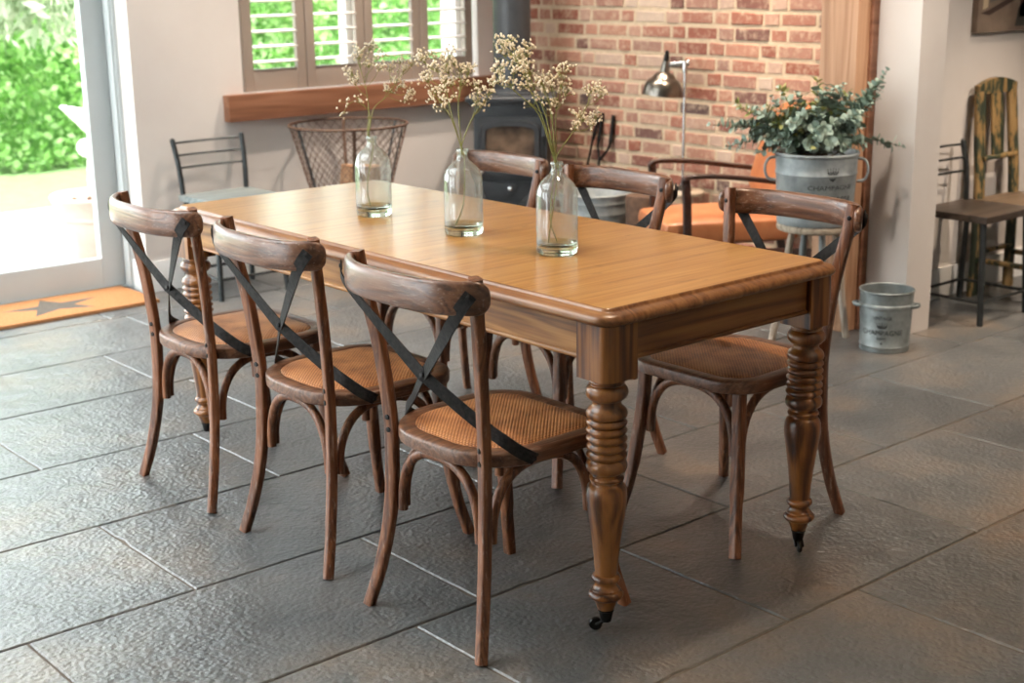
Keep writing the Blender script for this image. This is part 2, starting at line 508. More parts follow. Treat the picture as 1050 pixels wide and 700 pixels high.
n2 = nd(nt, 'ShaderNodeTexNoise', Scale=30.0, Detail=6.0, Roughness=0.7); lk(nt, tc.outputs['Object'], n2.inputs['Vector'])
r2_ = ramp(nt, [(0.48, (0, 0, 0, 1)), (0.72, (0.7, 0.7, 0.7, 1))]); lk(nt, n2.outputs['Fac'], r2_.inputs[0])
mx = nt.nodes.new('ShaderNodeMix'); mx.data_type = 'RGBA'; lk(nt, r2_.outputs[0], mx.inputs['Factor']); lk(nt, r1.outputs[0], mx.inputs[6]); mx.inputs[7].default_value = srgb(206, 184, 160)
lk(nt, mx.outputs[2], p.inputs['Base Color'])
p.inputs['Roughness'].default_value = 0.9; p.inputs['Specular IOR Level'].default_value = 0.2
bump(nt, p, n2.outputs['Fac'], 0.5, 0.006)
M_brick = m
M_mortar = simple('lime_mortar', srgb(184, 164, 140), srgb(204, 184, 158), 0.95, 0.0, 40, 0.4, 0.2)

# cane
m, nt, p = new_mat('woven_cane')
v = coords(nt, (1, 1, 1), rand=False)
w1 = nd(nt, 'ShaderNodeTexChecker', Scale=150.0); lk(nt, v, w1.inputs['Vector'])
mp = nt.nodes.new('ShaderNodeMapping'); mp.inputs['Rotation'].default_value = (0, 0, PI/4); mp.inputs['Scale'].default_value = (1, 1, 0.0)
lk(nt, v, mp.inputs['Vector'])
wa = nd(nt, 'ShaderNodeTexWave', Scale=42.0); lk(nt, mp.outputs[0], wa.inputs['Vector'])
wb = nd(nt, 'ShaderNodeTexWave', Scale=42.0, bands_direction='Y'); lk(nt, mp.outputs[0], wb.inputs['Vector'])
mu = nd(nt, 'ShaderNodeMath', operation='MULTIPLY'); lk(nt, wa.outputs['Fac'], mu.inputs[0]); lk(nt, wb.outputs['Fac'], mu.inputs[1])
n1 = nd(nt, 'ShaderNodeTexNoise', Scale=18.0, Detail=4.0); lk(nt, v, n1.inputs['Vector'])
ad = nd(nt, 'ShaderNodeMath', operation='MULTIPLY_ADD'); ad.inputs[1].default_value = 0.7; lk(nt, mu.outputs[0], ad.inputs[0]); lk(nt, n1.outputs['Fac'], ad.inputs[2])
r1 = ramp(nt, [(0.35, srgb(112, 62, 30)), (0.6, srgb(160, 98, 52)), (1.0, srgb(204, 144, 92))]); lk(nt, ad.outputs[0], r1.inputs[0])
lk(nt, r1.outputs[0], p.inputs['Base Color']); p.inputs['Roughness'].default_value = 0.42
bump(nt, p, mu.outputs[0], 0.6, 0.003)
M_cane = m

# peeling green paint over wood
m, nt, p = new_mat('peeling_paint')
v = coords(nt, (16, 16, 5))
n1 = nd(nt, 'ShaderNodeTexNoise', Scale=1.0, Detail=6.0, Roughness=0.7); lk(nt, v, n1.inputs['Vector'])
r1 = ramp(nt, [(0.46, srgb(44, 52, 38)), (0.50, srgb(66, 72, 50)), (0.52, srgb(140, 112, 70)), (0.8, srgb(176, 144, 98))]); lk(nt, n1.outputs['Fac'], r1.inputs[0])
lk(nt, r1.outputs[0], p.inputs['Base Color']); p.inputs['Roughness'].default_value = 0.6
bump(nt, p, n1.outputs['Fac'], 0.5)
M_peel = m

# coir doormat with a grey star
M_coir = simple('coir', srgb(172, 116, 74), srgb(194, 140, 98), 0.95, 0.0, 120, 0.6, 0.1)
M_star = simple('coir_print', srgb(92, 84, 78), srgb(112, 104, 96), 0.95, 0.0, 120, 0.6, 0.1)

# ------------------------------------------------------------------ the setting
# floor: slate slabs, each a bevelled tile in one mesh
def slab_floor():
    bm = BM()
    lay = bm.faces.layers.float.new('slab')
    rows = [-3.6, -2.98, -2.42, -1.87, -1.315, -0.75, -0.195, 0.378, 0.911, 1.474, 2.03, 2.622, 3.168, 3.73, 4.30]
    known = {(-0.75): [-1.3, -0.25, 0.68, 1.55, 2.5], (-0.195): [-1.15, -0.258, 0.416, 1.223, 1.905, 2.8], (0.378): [-0.98, -0.05, 0.86, 1.62, 2.25, 3.1],
             0.911: [-0.546, 0.46, 1.32, 2.05, 2.9], 1.474: [-1.0, 0.04, 0.95, 1.7, 2.5], 2.03: [-0.48, 0.34, 1.10, 1.95, 2.75],
             2.622: [-0.7, 0.25, 1.05, 1.85, 2.6], 3.168: [-0.3, 0.62, 1.4, 2.2]}
    rnd = random.Random(5)
    XMIN, XMAX = -4.0, 6.0
    g = 0.0034
    for i in range(len(rows)-1):
        y0, y1 = rows[i], rows[i+1]
        xs = list(known.get(y0, []))
        if not xs:
            xs = [XMIN + 0.5 + rnd.random()*0.6]
        while xs[0] - 0.95 > XMIN + 0.3:
            xs.insert(0, xs[0] - 0.7 - rnd.random()*0.25)
        while xs[-1] + 0.95 < XMAX - 0.3:
            xs.append(xs[-1] + 0.7 + rnd.random()*0.25)
        xs = [XMIN] + xs + [XMAX]
        for a, b in zip(xs[:-1], xs[1:]):
            f0 = len(bm.faces)
            dz = rnd.uniform(-0.0006, 0.0006)
            e = 0.003
            def wav(x0, y0_, x1, y1_, out):
                n = max(2, int(math.hypot(x1-x0, y1_-y0_)/0.045))
                for q in range(n):
                    w = q/n
                    jit = 0.0 if q == 0 else (0.0022*noise.noise(Vector((x0+w*(x1-x0), y0_+w*(y1_-y0_), 0))*16 + Vector((a*9, y0*7, 0))) - (0.006 if rnd.random() < 0.02 else 0))
                    px, py = x0+(x1-x0)*w, y0_+(y1_-y0_)*w
                    nx, ny = (y1_-y0_), -(x1-x0)
                    l = math.hypot(nx, ny)
                    out.append((px+nx/l*jit, py+ny/l*jit))
            c4 = [(a+g, y0+g), (b-g, y0+g), (b-g, y1-g), (a+g, y1-g)]
            top = []
            for q in range(4):
                wav(*c4[q], *c4[(q+1) % 4], top)
            mx_, my_ = (a+b)/2, (y0+y1)/2
            ins = [(x-math.copysign(min(e, abs(x-mx_)), x-mx_)*(1 if abs(abs(x-mx_)-(b-a)/2) < 0.02 else 0), y-math.copysign(min(e, abs(y-my_)), y-my_)*(1 if abs(abs(y-my_)-(y1-y0)/2) < 0.02 else 0)) for x, y in top]
            lo = [bm.verts.new((x, y, -0.012)) for x, y in top]
            mi = [bm.verts.new((x, y, -0.003+dz)) for x, y in top]
            hi = [bm.verts.new((x, y, dz)) for x, y in ins]
            nq = len(top)
            for A, B in ((lo, mi), (mi, hi)):
                for k in range(nq):
                    bm.faces.new((A[k], A[(k+1) % nq], B[(k+1) % nq], B[k]))
            bm.faces.new(hi)
            bm.faces.ensure_lookup_table()
            val = rnd.random()
            for f in bm.faces[f0:]:
                f[lay] = val
                f.material_index = 0
    f0 = len(bm.faces)
    box(bm, (1.0, 0.35, -0.0345), (10.0, 7.9, 0.06))
    bm.faces.ensure_lookup_table()
    for f in bm.faces[f0:]:
        f.material_index = 1
    return bm
struct('floor', slab_floor(), [M_slate, M_grout], ang=20)

WH = 2.70           # ceiling height
YW = 4.09           # window wall face
bm = BM()
def slab(bm, x0, x1, y0, y1, z0, z1, bev=0.0):
    box(bm, ((x0+x1)/2, (y0+y1)/2, (z0+z1)/2), (x1-x0, y1-y0, z1-z0), bevel=bev)
# window wall, with the window opening x 1.50..2.99, z .91..1.98
slab(bm, 0.92, 1.50, YW, 4.42, 0, WH)
slab(bm, 2.99, 3.60, YW, 4.42, 0, WH)
slab(bm, 1.50, 2.99, YW, 4.42, 0, 0.91)
slab(bm, 1.50, 2.99, YW, 4.42, 1.98, WH)
slab(bm, -3.2, 0.92, YW, 4.42, 2.25, WH)
slab(bm, -4.0, -3.2, YW, 4.42, 0, WH)
struct('wall_back', bm, M_plaster, ang=30)

# brick wall: real bricks laid in bond in front of a mortar bed
def brick_wall():
    bm = BM()
    lay = bm.faces.layers.float.new('brick')
    rnd = random.Random(21)
    y0, y1 = 1.60, 4.09
    z = 0.0
    row = 0
    while z < WH - 0.07:
        # garden-wall bond: long and short bricks alternate
        y = y0 - (0.0 if row % 2 else 0.165) - rnd.random()*0.03
        k = row
        while y < y1:
            L = 0.218 if k % 2 == 0 else 0.104
            L *= rnd.uniform(0.95, 1.04)
            a, b = max(y+0.0055, y0), min(y+L-0.0055, y1)
            y += L
            k += 1
            if b - a < 0.03:
                continue
            dep = rnd.uniform(0.001, 0.005)
            h0, h1 = z+0.0055+rnd.uniform(0, 0.003), z+0.0695-rnd.uniform(0, 0.003)
            vs = box(bm, (3.35-dep/2+0.01, (a+b)/2, (h0+h1)/2), (dep+0.02, b-a, h1-h0), Matrix.Rotation(rnd.uniform(-0.014, 0.014), 4, 'X'), 0.006, 1)
            for q in vs:
                q.co.y += rnd.uniform(-0.0025, 0.0025); q.co.z += rnd.uniform(-0.0025, 0.0025)
            v = rnd.random()
            for f in {f for q in vs for f in q.link_faces}:
                f[lay] = v
        z += 0.075
        row += 1
    vs = box(bm, (3.45, (y0+y1)/2, WH/2), (0.20, y1-y0, WH))
    for f in {f for q in vs for f in q.link_faces}:
        f.material_index = 1
    return bm
struct('wall_right', brick_wall(), [M_brick, M_mortar], ang=30)

# partition with a white pillar and the wall behind the stools
bm = BM()
slab(bm, 2.829, 6.0, 1.45, 1.53, 0, WH)
slab(bm, 2.829, 3.010, 1.147, 1.45, 0, WH, 0.004)
struct('wall_partition', bm, M_plaster, ang=30)
bm = BM()
slab(bm, 6.0, 6.15, -3.6, 1.6, 0, WH)
struct('wall_far_right', bm, M_plaster)
bm = BM()
slab(bm, -4.0, 6.0, -3.75, -3.6, 0, WH)
struct('wall_front', bm, M_plaster)
# unseen left side: tall glazed openings added for daylight, between piers
bm = BM()
slab(bm, -4.15, -4.0, -3.75, 4.42, 2.35, WH)
slab(bm, -4.15, -4.0, -3.75, 0.9, 0, 2.35)
for y in (2.5,):
    slab(bm, -4.15, -4.0, y-0.06, y+0.06, 0, 2.35)
slab(bm, -4.15, -4.0, 4.2, 4.42, 0, 2.35)
struct('wall_left', bm, M_plaster)
bm = BM()
# unseen rooflight, added to bring daylight into the glazed side
SX0, SX1, SY0, SY1 = -2.9, -0.5, 0.9, 3.9
slab(bm, -4.15, SX0, -3.75, 4.42, WH, WH+0.12)
slab(bm, SX1, 6.15, -3.75, 4.42, WH, WH+0.12)
slab(bm, SX0, SX1, -3.75, SY0, WH, WH+0.12)
slab(bm, SX0, SX1, SY1, 4.42, WH, WH+0.12)
struct('ceiling', bm, M_ceiling)

# oak post
bm = BM()
slab(bm, 2.702, 2.829, 1.355, 1.534, 0, WH, 0.006)
struct('trim_2', bm, M_oak)
bm = BM()
slab(bm, 2.782, 2.829, 1.343, 1.356, 0, WH, 0.003)
struct('trim_3', bm, M_sill)
# sill beam under the window
bm = BM()
slab(bm, 1.385, 3.335, 4.035, 4.09, 0.782, 0.91, 0.004)
slab(bm, 1.50, 2.99, 4.09, 4.20, 0.895, 0.91)
struct('trim_1', bm, M_sill)
# skirting boards
bm = BM()
slab(bm, 0.935, 3.335, 4.075, 4.09, 0, 0.15, 0.003)
slab(bm, 0.905, 0.92, 4.075, 4.215, 0, 0.15, 0.003)
struct('baseboard_back', bm, M_white)
bm = BM()
slab(bm, 3.012, 6.0, 1.435, 1.45, 0, 0.14, 0.003)
struct('baseboard_right', bm, M_white)

# sliding glass door
def door_leaf(x0, x1, y):
    bm = BM()
    st = 0.112
    slab(bm, x1-st, x1, y, y+0.05, 0.012, 2.2, 0.004)
    slab(bm, x0, x0+st, y, y+0.05, 0.012, 2.2, 0.004)
    slab(bm, x0+st, x1-st, y, y+0.05, 0.012, 0.156, 0.004)
    slab(bm, x0+st, x1-st, y, y+0.05, 2.10, 2.2, 0.004)
    return bm
d = struct('door_1', door_leaf(-1.05, 0.902, 4.305), M_frame)
bm = BM(); slab(bm, -0.94, 0.792, 4.326, 4.334, 0.154, 2.102); obj('glass_pane', bm, M_pane, d)
d = struct('door_2', door_leaf(-3.15, -0.95, 4.362), M_frame)
bm = BM(); slab(bm, -3.04, -1.06, 4.383, 4.391, 0.154, 2.102); obj('glass_pane', bm, M_pane, d)
bm = BM()
slab(bm, 0.905, 0.92, 4.215, 4.42, 0, 2.25)
slab(bm, 0.893, 0.906, 4.225, 4.28, 0.02, 2.25, 0.003)
slab(bm, -3.2, -3.16, 4.215, 4.42, 0, 2.25)
slab(bm, -3.2, 0.92, 4.215, 4.42, 2.205, 2.25)
slab(bm, -3.2, 0.905, 4.285, 4.42, -0.05, 0.010)
struct('trim_4', bm, M_frame)

# window behind the shutters
bm = BM()
for x0, x1 in ((1.50, 1.56), (2.222, 2.246), (2.282, 2.318), (2.955, 2.99)):
    slab(bm, x0, x1, 4.24, 4.31, 0.91, 1.98, 0.003)
slab(bm, 2.246, 2.282, 4.27, 4.31, 0.91, 1.98)
for a, b in ((1.56, 2.222), (2.318, 2.955)):
    slab(bm, a, b, 4.24, 4.31, 0.91, 0.945, 0.003)
    slab(bm, a, b, 4.24, 4.31, 1.94, 1.98, 0.003)
w = struct('window_1', bm, M_white)
bm = BM()
slab(bm, 1.555, 2.225, 4.272, 4.278, 0.94, 1.945)
slab(bm, 2.315, 2.96, 4.272, 4.278, 0.94, 1.945)
obj('glass_pane', bm, M_pane, w)

# frames and panes of the added rooflight and left glazing, both unseen
bm = BM()
for x in (SX0+0.03, (SX0+SX1)/2, SX1-0.03):
    slab(bm, x-0.03, x+0.03, SY0, SY1, WH+0.02, WH+0.11)
for y in (SY0+0.03, SY1-0.03):
    slab(bm, SX0, SX1, y-0.03, y+0.03, WH+0.02, WH+0.11)
w = struct('added_rooflight', bm, M_frame)
bm = BM(); slab(bm, SX0+0.02, SX1-0.02, SY0+0.02, SY1-0.02, WH+0.06, WH+0.066); obj('glass_pane', bm, M_pane, w)
bm = BM()
for y0, y1 in ((0.9, 2.44), (2.56, 4.2)):
    for y in (y0+0.035, y1-0.035):
        slab(bm, -4.11, -4.04, y-0.035, y+0.035, 0, 2.35)
    slab(bm, -4.11, -4.04, y0, y1, 0, 0.09)
    slab(bm, -4.11, -4.04, y0, y1, 2.28, 2.35)
w = struct('added_glazing', bm, M_frame)
bm = BM()
for y0, y1 in ((0.9, 2.44), (2.56, 4.2)):
    slab(bm, -4.078, -4.072, y0+0.06, y1-0.06, 0.08, 2.29)
obj('glass_pane', bm, M_pane, w)

# four louvred shutter panels
names = ['leftmost of the four', 'second from the left of the four', 'third from the left of the four', 'rightmost of the four']
for i in range(4):
    x0 = 1.522 + 0.3615*i
    x1 = x0 + 0.3575
    t = thing('window_shutter', 'taupe louvred window shutter panel with open slats, %s' % names[i], 'shutter', (x0, 4.118, 0.914), 0, 'shutter panels in the window')
    w_ = x1 - x0
    bm = BM()
    st = 0.052
    slab(bm, 0, st, -0.014, 0.014, 0, 1.04, 0.003)
    slab(bm, w_-st, w_, -0.014, 0.014, 0, 1.04, 0.003)
    slab(bm, st, w_-st, -0.012, 0.012, 0.0, 0.108, 0.002)
    slab(bm, st, w_-st, -0.012, 0.012, 0.96, 1.04, 0.002)
    obj('shutter_frame', bm, M_taupe, t)
    bm = BM()
    z = 0.142
    while z < 0.95:
        box(bm, (w_/2, 0.0, z), (w_-2*st-0.004, 0.062, 0.009), Matrix.Rotation(0.06, 4, 'X'), 0.003, 1)
        z += 0.0735
    obj('louvres', bm, M_slat, t)

# ------------------------------------------------------------------ dining table
TW, TL = 0.832, 2.017
table = thing('dining_table', 'long honey-coloured wooden dining table with turned legs on casters', 'table', (0, 0, 0))

def rrect(x0, x1, y0, y1, r, n=7):
    out = []
    for cx, cy, a0 in ((x1-r, y1-r, 0), (x0+r, y1-r, PI/2), (x0+r, y0+r, PI), (x1-r, y0+r, 3*PI/2)):
        for k in range(n+1):
            a = a0 + (PI/2)*k/n
            out.append((cx + r*math.cos(a), cy + r*math.sin(a)))
    return out
bm = BM()
def edge_rings(prof):
    return [[Vector((x, y, z)) for x, y in rrect(ins, TW-ins, ins, TL-ins, max(0.055-ins, 0.012))] for ins, z in prof]
loft(bm, edge_rings(((0.0362, 0.7445), (0.0362, 0.7800))))
top = obj('tabletop', bm, M_tabletop, table, 40)
bm = BM()
loft(bm, edge_rings(((0.030, 0.7435), (0.012, 0.7435), (0.005, 0.746), (0.0, 0.752), (0.0, 0.757), (0.004, 0.764), (0.011, 0.7685), (0.020, 0.771), (0.0275, 0.7724), (0.0295, 0.7738), (0.0315, 0.7775), (0.034, 0.7794), (0.036, 0.7798), (0.036, 0.7435))), closed=True)
obj('edge_moulding', bm, M_edge, table, 40)

def leg_profile():
    return [(0.0, 0.050), (0.017, 0.050), (0.0185, 0.053), (0.0255, 0.073), (0.0275, 0.080), (0.036, 0.084), (0.0405, 0.090), (0.0405, 0.095), (0.037, 0.101), (0.033, 0.103), (0.0325, 0.107),
            (0.029, 0.110), (0.0255, 0.117), (0.0255, 0.121), (0.027, 0.1255), (0.0315, 0.1275), (0.0335, 0.132), (0.0335, 0.136), (0.031, 0.141), (0.0262, 0.1435), (0.0262, 0.149),
            (0.029, 0.185), (0.033, 0.225), (0.0385, 0.265), (0.043, 0.295), (0.0465, 0.320), (0.0475, 0.335), (0.0465, 0.350), (0.043, 0.361), (0.0385, 0.366), (0.0365, 0.368), (0.0365, 0.373), (0.040, 0.376), (0.0405, 0.380), (0.038, 0.384), (0.0345, 0.386), (0.0345, 0.391), (0.038, 0.394), (0.0445, 0.3985), (0.0475, 0.406), (0.0475, 0.413), (0.0445, 0.421), (0.0395, 0.4255)] + \
        [q for i in range(5) for q in ((0.0395, 0.4265+0.0192*i), (0.0435, 0.4295+0.0192*i), (0.0470, 0.434+0.0192*i), (0.0470, 0.4375+0.0192*i), (0.0435, 0.442+0.0192*i), (0.0395, 0.445+0.0192*i))] + \
        [(0.040, 0.5225), (0.0455, 0.526), (0.0475, 0.532), (0.0465, 0.538), (0.043, 0.5445), (0.037, 0.549), (0.0335, 0.553), (0.0325, 0.559), (0.0335, 0.563), (0.040, 0.567), (0.0465, 0.574), (0.0485, 0.582), (0.0475, 0.590), (0.043, 0.597), (0.037, 0.5995), (0.0365, 0.601), (0.0395, 0.603), (0.0405, 0.607), (0.0395, 0.611), (0.037, 0.6145), (0.0, 0.6145)]

LA = 0.062
for i, (lx, ly, rot) in enumerate(((LA, LA, 2.35), (TW-LA, LA, -2.3), (LA, TL-LA, 0.2), (TW-LA, TL-LA, 1.1))):
    bm = BM()
    lathe(bm, leg_profile(), 30)
    # square block, outer corner rounded
    b = 0.048
    r = 0.03
    sx = -1 if lx < TW/2 else 1
    sy = -1 if ly < TL/2 else 1
    loop = []
    for k in range(7):
        a = PI/2*k/6
        loop.append((sx*(b-r+r*math.cos(a)), sy*(b-r+r*math.sin(a))))
    loop += [(-sx*b, sy*b), (-sx*b, -sy*b), (sx*b, -sy*b)]
    prism(bm, [(x, y, 0.6155) for x, y in loop], (0, 0, 0.128))
    leg = obj('leg', bm, M_leg, table, 38, (lx, ly, 0))
    bm = BM()
    R = Matrix.Rotation(rot, 4, 'Z')
    lathe(bm, [(0.0, 0.024), (0.0125, 0.024), (0.0135, 0.028), (0.0178, 0.050), (0.0195, 0.0515), (0.0195, 0.055), (0.0, 0.055)], 16)
    tube(bm, [R @ Vector(q) for q in ((0, 0, 0.030), (0.012, 0, 0.022), (0.026, 0.0, 0.017))], [0.008, 0.007, 0.006], 8)
    for s in (-1, 1):
        tube(bm, [R @ Vector(q) for q in ((0.006, s*0.009, 0.026), (0.024, s*0.009, 0.0165))], 0.004, 6)
    lathe(bm, [(0.0, -0.006), (0.013, -0.006), (0.0158, -0.003), (0.0158, 0.003), (0.013, 0.006), (0, 0.006)], 18, R @ Matrix.Translation((0.024, 0, 0.0160)) @ Matrix.Rotation(PI/2, 4, 'X'))
    obj('caster', bm, M_black, leg, 35)

def apron(x0, x1, y0, y1, axis, m):
    bm = BM()
    slab(bm, x0, x1, y0, y1, 0.660, 0.7435)
    # bead along the bottom
    if axis == 'y':
        xo = x0 if x0 < TW/2 else x1
        tube(bm, [(xo, y0, 0.6595), (xo, y1, 0.6595)], 0.006, 10)
    else:
        yo = y0 if y0 < TL/2 else y1
        tube(bm, [(x0, yo, 0.6595), (x1, yo, 0.6595)], 0.006, 10)
    return obj('apron', bm, m, table, 40)
e0 = 0.110
def long_apron(x0, x1):
    for a, b in ((e0, 0.7805), (0.7825, 1.2775), (1.2795, TL-e0)):
        pass
    bm = BM()
    xo = x0 if x0 < TW/2 else x1
    for a, b in ((e0, 0.7812), (0.7828, 1.2782), (1.2798, TL-e0)):
        slab(bm, x0, x1, a, b, 0.660, 0.7435)
        tube(bm, [(xo, a, 0.6595), (xo, b, 0.6595)], 0.006, 10)
    return obj('apron', bm, M_apron, table, 40)
long_apron(0.030, 0.052)
long_apron(TW-0.052, TW-0.030)
apron(e0, TW-e0, 0.030, 0.052, 'x', M_apron_x)
apron(e0, TW-e0, TL-0.052, TL-0.030, 'x', M_apron_x)

# ------------------------------------------------------------------ dining chairs (cross-back)
def make_chair(label):
    t = thing('dining_chair', label, 'chair', (0, 0, 0), 0, 'cross-back chairs at the dining table')
    # seat rim: outline from a rounded shape, back corners rounder
    def outline(ins):
        pts = []
        for cx, cy, a0, r in ((0.225-0.11, 0.215-0.11, 0, 0.11), (-0.205+0.165, 0.215-0.165, PI/2, 0.165), (-0.205+0.165, -0.215+0.165, PI, 0.165), (0.225-0.11, -0.215+0.11, 3*PI/2, 0.11)):
            for k in range(9):
                a = a0 + PI/2*k/8
                pts.append((cx+(r-ins)*math.cos(a), cy+(r-ins)*math.sin(a)))
        # a light bow on the straight runs
        return pts
    bm = BM()
    R = []
    for ins, z in ((0.062, 0.432), (0.005, 0.432), (0.001, 0.4345), (0.0, 0.438), (0.0, 0.4595), (0.0015, 0.4635), (0.006, 0.4665), (0.037, 0.467), (0.040, 0.465)):
        R.append([Vector((x, y, z)) for x, y in outline(ins)])
    vr = loft(bm, R, cap=False)
    # close inner side
    a, b = vr[0], vr[-1]
    n = len(a)
    for k in range(n):
        bm.faces.new((a[k], b[k], b[(k+1) % n], a[(k+1) % n]))
    obj('seat_rim', bm, M_rim, t, 40)
    bm = BM()
    R = []
    for ins, z in ((0.0405, 0.450), (0.0405, 0.4655), (0.047, 0.4685), (0.06, 0.471), (0.085, 0.474), (0.105, 0.4755)):
        R.append([Vector((x, y, z)) for x, y in outline(ins)])
    loft(bm, R)
    obj('woven_seat', bm, M_cane, t, 60)
    for s in (1, -1):
        # rear leg and post in one bent piece
        pts = spline([(-0.232, s*0.212, 0.0), (-0.205, s*0.190, 0.11), (-0.183, s*0.174, 0.25), (-0.176, s*0.170, 0.40), (-0.178, s*0.172, 0.50), (-0.193, s*0.184, 0.66), (-0.216, s*0.203, 0.80), (-0.226, s*0.211, 0.879)], 6)
        nrm = Vector((1, s*0.25, 0)).normalized()
        bm = BM()
        tube(bm, pts, 0.0, 16, nrm, flat=[(0.0135+0.0025*min(1, i/12), 0.0125) for i in range(len(pts))], square=True)
        lg = obj('rear_leg', bm, M_chair, t, 50)
        for z in (0.448, 0.487, 0.846):
            p = min(pts, key=lambda q: abs(q.z-z))
            for sg in ((-1,) if z < 0.6 else (1,)):
                d = nrm*sg
                bm = BM()
                lathe(bm, [(0.0, 0.0), (0.0068, 0.0), (0.0060, 0.0026), (0.0, 0.0036)], 12, Matrix.Translation(p+d*0.0122) @ d.to_track_quat('Z', 'Y').to_matrix().to_4x4())
                obj('bolt', bm, M_black, lg, 40)
        pts = spline([(0.226, s*0.212, 0.0), (0.201, s*0.191, 0.11), (0.182, s*0.177, 0.25), (0.172, s*0.168, 0.36), (0.168, s*0.165, 0.432)], 6)
        bm = BM()
        tube(bm, pts, 0.0, 14, Vector((1, 0, 0)), flat=[(0.0135, 0.0135)]*8+[(0.0155, 0.0155)]*(len(pts)-8), square=True)
        obj('front_leg', bm, M_chair, t, 50)
    # four bent braces, one between each pair of legs
    def arch(p0, p1, up):
        p0, p1 = Vector(p0), Vector(p1)
        pts = []
        for k in range(25):
            a = PI*k/24
            w = (1-math.copysign(abs(math.cos(a))**0.78, math.cos(a)))/2
            p = p0.lerp(p1, w)
            p.z = p0.z + up*math.sin(a)**0.82
            pts.append(p)
        bm = BM()
        d = (p1-p0).normalized()
        tube(bm, pts, 0.0122, 10, Vector((-d.y, d.x, 0)))
        obj('brace', bm, M_chair, t, 50)
    arch((-0.170, -0.142, 0.252), (-0.170, 0.142, 0.252), 0.169)
    arch((0.166, -0.148, 0.252), (0.166, 0.148, 0.252), 0.169)
    for s in (1, -1):
        arch((-0.150, s*0.160, 0.252), (0.150, s*0.160, 0.252), 0.169)
    # crest rail
    bm = BM()
    P, fl, Q = [], [], []
    LH = 0.270
    y = x = 0.0
    STEP = 400
    half = [(0.0, 0.0, 0.0)]
    for k in range(STEP):
        a = 1.10*((k+0.5)/STEP)**1.9
        y += math.cos(a)*LH/STEP
        x += math.sin(a)*LH/STEP
        half.append((x, y, (k+1)/STEP))
    us = [0.0, 0.12, 0.24, 0.36, 0.48, 0.58, 0.67, 0.75, 0.82, 0.87, 0.90, 0.925, 0.95, 0.97, 0.985, 0.996, 1.0]
    us = [-u for u in reversed(us[1:])] + us
    for u in us:
        hx, hy, _ = half[int(round(abs(u)*STEP))]
        P.append(Vector((-0.303+hx, math.copysign(hy, u), 0.839)))
        end = max(0.0, (abs(u)-0.88)/0.12)
        c = math.sqrt(max(0.0, 1-end**2))
        fl.append((0.0365*(0.25+0.75*c) if end < 1 else 0.008, 0.0128*(0.45+0.55*c)))
    N = len(P)-1
    rings = []
    for k in range(N+1):
        tdir = (P[min(k+1, N)]-P[max(k-1, 0)]).normalized()
        nv = Vector((tdir.y, -tdir.x, 0)).normalized()
        up = Vector((0, 0, 1))
        hh, th = fl[k]
        ring = []
        for j in range(18):
            a = 2*PI*j/18
            ca, sa = math.cos(a), math.sin(a)
            ca = math.copysign(abs(ca)**0.6, ca); sa = math.copysign(abs(sa)**0.6, sa)
            ring.append(P[k]+up*(hh*sa)+nv*(th*ca)+nv*(0.012*(abs(hh*sa)/0.0365)**2*0))
        rings.append(ring)
    loft(bm, rings)
    obj('crest_rail', bm, M_rail, t, 50)
    # two crossing metal straps
    for s in (1, -1):
        off = -0.0022 if s > 0 else 0.0022
        pts = spline([(-0.2555, s*0.2315, 0.852), (-0.268, s*0.209, 0.818), (-0.250, s*0.140, 0.752), (-0.212+off, s*0.014, 0.636), (-0.203+off, s*-0.012, 0.616), (-0.155, s*-0.110, 0.534), (-0.112, s*-0.196, 0.477), (-0.085, s*-0.2185, 0.456), (-0.072, s*-0.2205, 0.448)], 5)
        nn = len(pts)
        cum = [0.0]
        for i in range(1, nn):
            cum.append(cum[-1]+(pts[i]-pts[i-1]).length)
        refs = []
        for i in range(nn):
            w = cum[i]/cum[-1]
            ny = s*(0.62-1.45*w)
            refs.append(Vector((-math.sqrt(max(0.06, 1-min(1, ny*ny)))-0.02, ny, 0.22*math.sin(PI*w))).normalized())
        bm = BM()
        fr = frames(pts, refs)
        rings = []
        for i, (tt, sd, up) in enumerate(fr):
            wd, th = 0.0145, 0.0016
            rings.append([pts[i]+sd*wd+up*th, pts[i]-sd*wd+up*th, pts[i]-sd*wd-up*th, pts[i]+sd*wd-up*th])
        loft(bm, rings)
        for q, i in ((pts[2], 1), (pts[-2], nn-2), (pts[18], 18)):
            lathe(bm, [(0.0, 0.0), (0.006, 0.0), (0.005, 0.004), (0.0, 0.005)], 10, Matrix.Translation(pts[i]+refs[i]*0.001) @ refs[i].to_track_quat('Z', 'Y').to_matrix().to_4x4())
        obj('metal_strap', bm, M_iron, t, 40)
    return t

c1 = make_chair('cross-back wooden dining chair at the front of the left row, nearest the camera')
c1.location = (-0.035, 0.340, 0); c1.rotation_euler = (0, 0, 0.015)
dup(c1, (-0.030, 0.948, 0), -0.01, 'middle cross-back wooden dining chair in the left row, strap crossing before the table')
dup(c1, (-0.030, 1.555, 0), 0.0, 'cross-back wooden dining chair in the left row, nearest the glass door and doormat')
dup(c1, (0.818, 0.345, 0), PI+0.02, 'cross-back wooden dining chair across the table, in front of the planter of eucalyptus')
dup(c1, (0.822, 1.035, 0), PI+0.01, 'middle cross-back wooden dining chair across the table, in front of the leather armchair')
dup(c1, (0.822, 1.600, 0), PI, 'cross-back wooden dining chair across the table, in front of the black stove')

